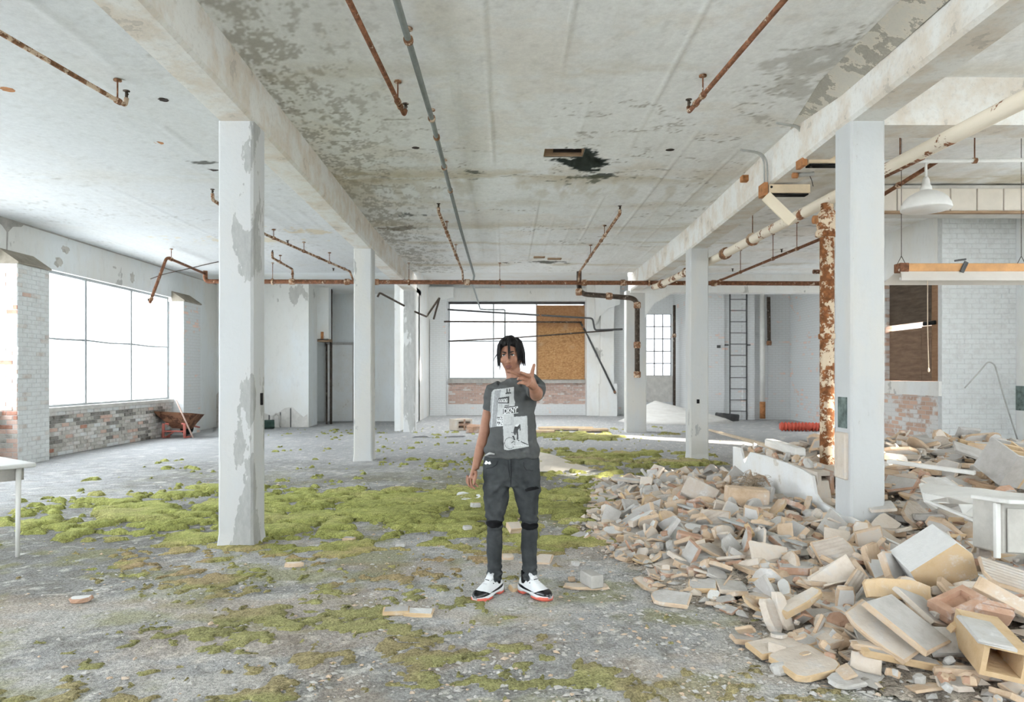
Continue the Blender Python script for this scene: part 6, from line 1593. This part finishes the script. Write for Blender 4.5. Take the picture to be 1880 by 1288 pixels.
def bvh_of(me): return BVHTree.FromPolygons([v.co.copy() for v in me.vertices], [tuple(p.vertices) for p in me.polygons])
EYEP = Vector((0, 0, EYE))
def onto(bv, px, py, off):
    d = (AT(px, py, 1.0)-EYEP).normalized(); h = bv.ray_cast(EYEP, d)
    if h[0] is None: return None
    return h[0]+h[1]*off*(1 if h[1].dot(d) < 0 else -1)
def inside(poly, x, y):
    r_ = False; n = len(poly); j = n-1
    for i in range(n):
        if (poly[i][1] > y) != (poly[j][1] > y) and x < (poly[j][0]-poly[i][0])*(y-poly[i][1])/(poly[j][1]-poly[i][1])+poly[i][0]: r_ = not r_
        j = i
    return r_
def decal(m, bv, poly, off, mat=0, cell=0.55):
    """printed patch that follows the cloth; poly in photo pixels"""
    x0 = min(p[0] for p in poly); x1 = max(p[0] for p in poly); y0 = min(p[1] for p in poly); y1 = max(p[1] for p in poly)
    nx = max(1, int(math.ceil((x1-x0)/cell))); ny = max(1, int(math.ceil((y1-y0)/cell))); cx, cy = (x1-x0)/nx, (y1-y0)/ny; idx = {}
    def vid(i, j):
        if (i, j) not in idx:
            p = onto(bv, x0+i*cx, y0+j*cy, off)
            if p is None: idx[(i, j)] = None
            else: idx[(i, j)] = len(m.v); m.v.append(tuple(p))
        return idx[(i, j)]
    for i in range(nx):
        for j in range(ny):
            if inside(poly, x0+(i+0.5)*cx, y0+(j+0.5)*cy):
                q = [vid(i,j), vid(i,j+1), vid(i+1,j+1), vid(i+1,j)]
                if None not in q: m.f.append(tuple(q)); m.m.append(mat); m.sm.append(True)
bv = bvh_of(ts)
U = lambda u, v: (885+u/8.05, 690+v/8.05)
UP = lambda *a: [U(u, v) for u, v in a]
rect = lambda u0, v0, u1, v1: UP((u0,v0),(u1,v0),(u1,v1),(u0,v1))
PM = [plain('print_light', (0.50,0.51,0.51), 0.9, 0.12, 60), plain('print_mid', (0.30,0.305,0.31), 0.9, 0.2, 60), plain('print_dark', (0.075,0.077,0.078), 0.9, 0.1, 60), plain('print_white', (0.66,0.67,0.67), 0.9, 0.05, 60)]
pr = MB()
decal(pr, bv, UP((175,200),(290,188),(470,162),(470,330),(488,385),(480,440),(330,455),(310,560),(470,560),(470,600),(455,735),(215,745),(107,762),(122,520),(132,340),(142,240)), 0.0016, 0)
decal(pr, bv, UP((310,738),(455,732),(455,602),(665,588),(678,960),(690,1040),(392,1094),(326,1090)), 0.0016, 0)
decal(pr, bv, UP((190,215),(285,205),(240,420),(225,590),(218,745),(150,752),(165,480)), 0.0022, 1)
decal(pr, bv, UP((120,600),(145,330),(155,330),(135,755),(110,760)), 0.0022, 1)
decal(pr, bv, UP((245,322),(402,300),(402,402),(245,404)), 0.0024, 2); decal(pr, bv, UP((248,344),(378,328),(378,388),(248,388)), 0.0030, 3)
decal(pr, bv, UP((360,190),(378,188),(378,240),(430,238),(430,258),(348,268),(348,250),(362,246)), 0.0024, 2); decal(pr, bv, UP((400,188),(414,186),(414,232),(400,232)), 0.0024, 2)
decal(pr, bv, UP((335,432),(400,424),(400,436),(335,446)), 0.0024, 2)
decal(pr, bv, UP((312,482),(520,452),(524,546),(312,566)), 0.0026, 2)
for a_ in (((306,478),(530,446),(530,453),(306,485)), ((306,560),(534,540),(534,548),(306,569)), ((520,446),(530,445),(532,472),(522,473))): decal(pr, bv, UP(*a_), 0.0030, 3, 0.4)
decal(pr, bv, rect(220,588,314,738), 0.0026, 3)
for r0 in ((226,598,240,628),(246,600,262,626),(268,594,284,600),(268,608,290,614),(292,596,300,628),(236,636,250,650),(260,634,276,646),(288,640,306,652),(230,672,246,700),(252,676,268,704),(276,690,288,698),(294,672,306,684),(240,712,258,722),(280,710,300,722)): decal(pr, bv, rect(*r0), 0.0032, 2, 0.5)
for u0 in (262,290,430,452): decal(pr, bv, rect(u0,600 if u0 > 400 else 410,u0+7,720 if u0 > 400 else 470), 0.0022, 1, 0.5)
decal(pr, bv, UP((330,720),(440,716),(440,722),(330,727)), 0.0024, 1, 0.5)
# rider and bicycle
decal(pr, bv, UP((470,790),(482,742),(520,745),(548,712),(566,708),(572,800),(560,812),(552,770),(530,800),(535,850),(540,930),(512,940),(516,880),(500,830),(498,870),(478,872),(462,830)), 0.0026, 2, 0.4)
decal(pr, bv, UP((486,742),(500,712),(540,702),(552,716),(522,746)), 0.0028, 3, 0.4)
decal(pr, bv, UP((440,885),(470,880),(495,945),(480,950)), 0.0026, 2, 0.4); decal(pr, bv, UP((430,828),(466,834),(464,842),(430,836)), 0.0026, 2, 0.4)
for cx_, cy_, rr in ((410,990,78),):
    N = 40
    for j in range(N):
        a0, a1 = 2*math.pi*j/N, 2*math.pi*(j+1)/N
        decal(pr, bv, UP((cx_+rr*math.cos(a0),cy_+rr*1.12*math.sin(a0)),(cx_+rr*math.cos(a1),cy_+rr*1.12*math.sin(a1)),(cx_+(rr-7)*math.cos(a1),cy_+(rr-7)*1.12*math.sin(a1)),(cx_+(rr-7)*math.cos(a0),cy_+(rr-7)*1.12*math.sin(a0))), 0.0024, 2 if j % 3 else 1, 0.35)
decal(pr, bv, UP((430,985),(480,945),(486,952),(438,994)), 0.0026, 2, 0.4); decal(pr, bv, UP((520,935),(660,1000),(690,1018),(688,1026),(640,1008),(516,945)), 0.0026, 2, 0.4)
for k in range(7): decal(pr, bv, rect(465+28*k, 1020-2*k, 483+28*k, 1040-2*k), 0.0030, 3, 0.5)
for k in range(4): decal(pr, bv, rect(470+40*k, 950+3*k, 494+40*k, 962+3*k), 0.0030, 3, 0.5)
kid('shirt_print', pr, PM, shirt, label='pale photo print on the shirt front', fix=False)
def lettering(text, u0, v0, size, slope, name, mat, off, bold=0.0, sx=1.0):
    cu = bpy.data.curves.new(name, 'FONT'); cu.body = text; cu.size = 1.0; cu.offset = bold; cu.resolution_u = 3; cu.fill_mode = 'FRONT'
    o = bpy.data.objects.new(name, cu); COL.objects.link(o)
    dg = bpy.context.evaluated_depsgraph_get(); dg.update(); tm = bpy.data.meshes.new_from_object(o.evaluated_get(dg)); bpy.data.objects.remove(o)
    m = MB()
    for v in tm.vertices:
        u = u0+v.co.x*size*sx; w_ = v0-v.co.y*size+slope*(u-u0)
        p = onto(bv, *U(u, w_), off); m.v.append(tuple(p) if p is not None else (0,0,0))
    for p in tm.polygons: m.f.append(tuple(p.vertices)); m.m.append(0); m.sm.append(False)
    return kid(name, m, mat, shirt, fix=False)
lettering('DKNY', 320, 556, 105, -0.125, 'shirt_lettering', PM[3], 0.0040, 0.035, 0.68)
lettering('WAY', 250, 386, 62, -0.08, 'shirt_lettering', PM[2], 0.0040, 0.01, 0.92)

# ---- jeans
jb_ = MB()
jb_.rings([prow(890,889,991,0.098,PD,2.2), prow(878,886.5,992.5,0.112), prow(862,886.5,991.5,0.118), prow(845,888.5,990.5,0.114), prow(831,891,988,0.108)])
def leg(rows):
    rr = []
    for y, l, r, ry, dd in rows:
        a, c_ = W(l, y, PD+dd), W(r, y, PD+dd); rr.append(sup((a.x+c_.x)/2, PD+dd, a.z, (c_.x-a.x)/2, ry, 28, 2.1))
    jb_.rings(rr)
leg([(872,888,942,0.100,0),(892,887,937.5,0.098,0),(912,888,934.5,0.094,-0.004),(932,890.5,930,0.086,-0.01),(948,892,926,0.080,-0.014),(960,893,923,0.076,-0.016),(974,893.5,922.5,0.074,-0.014),(992,893,923,0.076,-0.006),(1012,893,922.5,0.074,-0.004),(1035,894,921.5,0.066,-0.014),(1052,893.5,921.5,0.064,-0.028),(1062,895,920.5,0.062,-0.034)])
leg([(872,934,991,0.100,0),(892,938,992.5,0.098,0),(912,944.5,990.5,0.094,-0.004),(932,950.5,988.5,0.086,-0.01),(948,954,987.5,0.080,-0.014),(960,956,987.5,0.076,-0.016),(974,957,987.5,0.074,-0.014),(992,956.5,987,0.076,-0.006),(1012,957,986.5,0.074,-0.004),(1035,958,986,0.066,-0.014),(1052,958,986,0.064,-0.028),(1062,959.5,985,0.062,-0.034)])
jm = fused(jb_, 0.0062, 3, 0.5, 'jeans')
def jean_fold(co):
    x, y, z = co.T
    n = fbm(x*12+z*6+20, z*15+7, 3)-0.5
    kn = np.sin(z*130+6*fbm(x*14, z*6+2, 2))*0.0028*(sstep(0.14,0.0,np.abs(z-0.50))+0.9*sstep(0.09,0.0,np.abs(z-0.15)))
    cr = np.sin((z*0.8+np.abs(x-0.03)*0.9)*85)*0.0024*sstep(0.62,0.74,z)*sstep(0.86,0.78,z)
    return n*0.015+kn*1.7+cr*1.8
warp(jm, jean_fold)
dn = SH('denim_charcoal', 0.92, 0.12); g_ = dn.noise(300, 2, 0.7); h_ = dn.noise(7, 4, 0.65)
jean_m = dn.out(dn.mix(dn.math('MULTIPLY', g_, 0.55), dn.ramp(h_, [(0.34,(0.030,0.034,0.036)),(0.6,(0.055,0.060,0.063)),(0.76,(0.085,0.09,0.094))]), (0.075,0.080,0.083)), dn.bump(g_, 0.25, 0.002))
jm.materials.append(jean_m); jeans = mkobj('jeans', jm, man)
bj = bvh_of(jm)
blk = plain('knee_black', (0.008,0.008,0.009), 0.95, 0.2)
for poly in ([(893,957),(900,954.5),(912,954.5),(922,957),(921.5,964),(914,968.5),(903,969),(893.5,964)], [(957.5,961),(963,958.5),(972,961.5),(981,959.5),(987,962),(986,968),(978,972.5),(968,973),(959,969)], [(964,897.5),(974,893.5),(985,892.5),(991,896),(982,898.5),(972,901),(965,901.5)]):
    m = MB(); decal(m, bj, poly, 0.0020, 0, 0.6); kid('ripped_patch', m, blk, jeans, fix=False)
def seam(pts, w, mat, name):
    m = MB(); q = [onto(bj, px, py, 0.002) for px, py in pts]; q = [p for p in q if p is not None]
    m.tube(q, w, 5); kid(name, m, mat, jeans)
jd = plain('denim_seam', (0.022,0.024,0.026), 0.9, 0.2)
seam([(938,842),(938.5,856),(939,870),(938,884),(937.5,892)], 0.0030, jd, 'fly_seam'); seam([(933,842),(933.5,860),(936,876)], 0.0016, jd, 'fly_seam')
seam([(961,848),(962,856),(966,862),(976,863.5),(989,861)], 0.0020, jd, 'pocket_seam'); seam([(914,846),(911,853),(904,858),(893,860)], 0.0020, jd, 'pocket_seam')
m = MB(); decal(m, bj, [(890,851),(893,845),(897,848),(900,846.5),(902,850.5),(899,852),(896,850.5),(893,852.5)], 0.004, 0, 0.5); kid('pocket_tag', m, plain('tag_white', (0.85,0.85,0.85), 0.7, 0.03), jeans, label='white tag showing at the pocket', fix=False)
m = MB(); m.tube([W(891,836,4.74), W(899,832,4.712), W(908,833.5,4.705)], [0.006,0.010,0.006], 8); kid('shirt_hem_lining', m, plain('grey_lining', (0.38,0.38,0.38), 0.9), shirt)

# ---- shoes
coral = plain('coral_sole', (0.72,0.155,0.105), 0.45, 0.08, 20, 0.4); swhite = plain('shoe_white', (0.76,0.77,0.78), 0.55, 0.04, 30); patent = plain('patent_black', (0.010,0.010,0.012), 0.18, 0.1, 20, 0.6); sock = plain('sock_black', (0.012,0.012,0.013), 0.9)
XS = np.array([-0.010,0.0,0.015,0.04,0.07,0.10,0.13,0.16,0.19,0.22,0.25,0.27,0.285,0.295])
WD = np.array([0.018,0.028,0.036,0.040,0.040,0.039,0.041,0.046,0.050,0.051,0.046,0.038,0.026,0.012])
UPH = np.array([0.075,0.098,0.104,0.104,0.106,0.122,0.117,0.104,0.090,0.076,0.062,0.054,0.046,0.036])
BND = np.array([0.064,0.068,0.070,0.068,0.061,0.055,0.051,0.050,0.053,0.061,0.0640,0.0565,0.0485,0.0385])
MID = np.array([0.046,0.048,0.046,0.040,0.035,0.033,0.033,0.034,0.034,0.033,0.031,0.030,0.030,0.028])
def shoe(h0, dv, side):
    z0 = float(floor_z(np.array([h0.x+dv.x*0.15]), np.array([h0.y+dv.y*0.15]))[0])+0.006
    nv = Vector((-dv.y, dv.x, 0))
    def Q(x, y, z): return h0+dv*x+nv*y+Vector((0,0,z0+z-h0.z))
    o = empty('shoe', h0); adopt(o, man)
    def sec(i, zb, zt, grow, dome, n=15):
        w = WD[i]+grow; ring = []
        for k in range(n):
            a = math.pi*k/(n-1); c_, s_ = math.cos(a), math.sin(a)
            ring.append(Q(XS[i], w*math.copysign(abs(c_)**dome, c_), zb+(zt-zb)*s_**0.8))
        return ring
    def part(name, zb, zt, grow, mat, dome=0.62, i0=0, i1=None):
        idx = range(i0, len(XS) if i1 is None else i1)
        kid(name, MB().rings([sec(i, zb(i), zt(i), grow, dome) for i in idx]), mat, o)
    part('upper', lambda i: 0.02, lambda i: UPH[i], 0.0, swhite, 0.75)
    part('mudguard', lambda i: 0.02, lambda i: BND[i], 0.004, patent, 0.40, 0)
    def slab(name, zb, zt, grow, mat, i0=0, i1=None):
        idx = range(i0, len(XS) if i1 is None else i1); rg = []
        for i in idx:
            w = WD[i]+grow; a, c_ = zb(i), zt(i)
            rg.append([Q(XS[i],-w,a), Q(XS[i],-w-0.002,(a+c_)/2), Q(XS[i],-w,c_), Q(XS[i],w,c_), Q(XS[i],w+0.002,(a+c_)/2), Q(XS[i],w,a)])
        kid(name, MB().rings(rg), mat, o)
    arch = lambda i: 0.012 if (XS[i] < 0.06 or XS[i] > 0.15) else 0.020
    slab('midsole', lambda i: arch(i), lambda i: MID[i], 0.007, swhite)
    slab('outsole_toe', lambda i: 0.0, lambda i: 0.0145 if XS[i] < 0.25 else 0.024+0.03*(XS[i]-0.25), 0.009, coral, 7)
    slab('outsole_heel', lambda i: 0.0+(0.012 if i == 0 else 0), lambda i: 0.0145, 0.008, coral, 0, 5)
    kid('toe_flash', MB().tube([Q(0.155,-side*0.053,0.036), Q(0.19,-side*0.058,0.042), Q(0.215,-side*0.058,0.052)], 0.0028, 6), swhite, o)
    kid('tongue', MB().rings([[Q(0.095+0.045*t+0.012*(k in (2,3)), y_, 0.118-0.012*t+zz) for k, (y_, zz) in enumerate(((-0.026,0.0),(0.026,0.0),(0.024,0.034*(1-t)),(-0.024,0.034*(1-t))))] for t in (0,0.5,1)]), swhite, o)
    for x in (0.118, 0.135, 0.152, 0.170, 0.188):
        h_ = float(np.interp(x, XS, UPH)); kid('lace', MB().tube([Q(x-0.006,-0.027,h_-0.013), Q(x,-0.012,h_+0.001), Q(x+0.003,0.012,h_+0.001), Q(x-0.003,0.027,h_-0.013)], 0.0032, 6), swhite, o)
    for x, y_ in ((0.10,0.032),(0.125,0.034),(0.10,-0.032),(0.125,-0.034)):
        h_ = float(np.interp(x, XS, UPH)); m = MB(); ell(m, Q(x, y_, h_-0.030), 0.0045, 0.0045, 0.004); kid('eyelet', m, patent, o)
    kid('lace_tab', MB().tube([Q(0.150,-0.016,float(np.interp(0.15,XS,UPH))+0.004), Q(0.153,0.016,float(np.interp(0.15,XS,UPH))+0.004)], 0.0030, 6), patent, o)
    kid('sock', MB().tube([Q(0.052,0,0.07), Q(0.052,0,0.110), Q(0.052,0,0.150)], [0.0375,0.0385,0.038], 16), sock, o)
for h0, dv, s_ in FEET: shoe(h0, dv, s_)
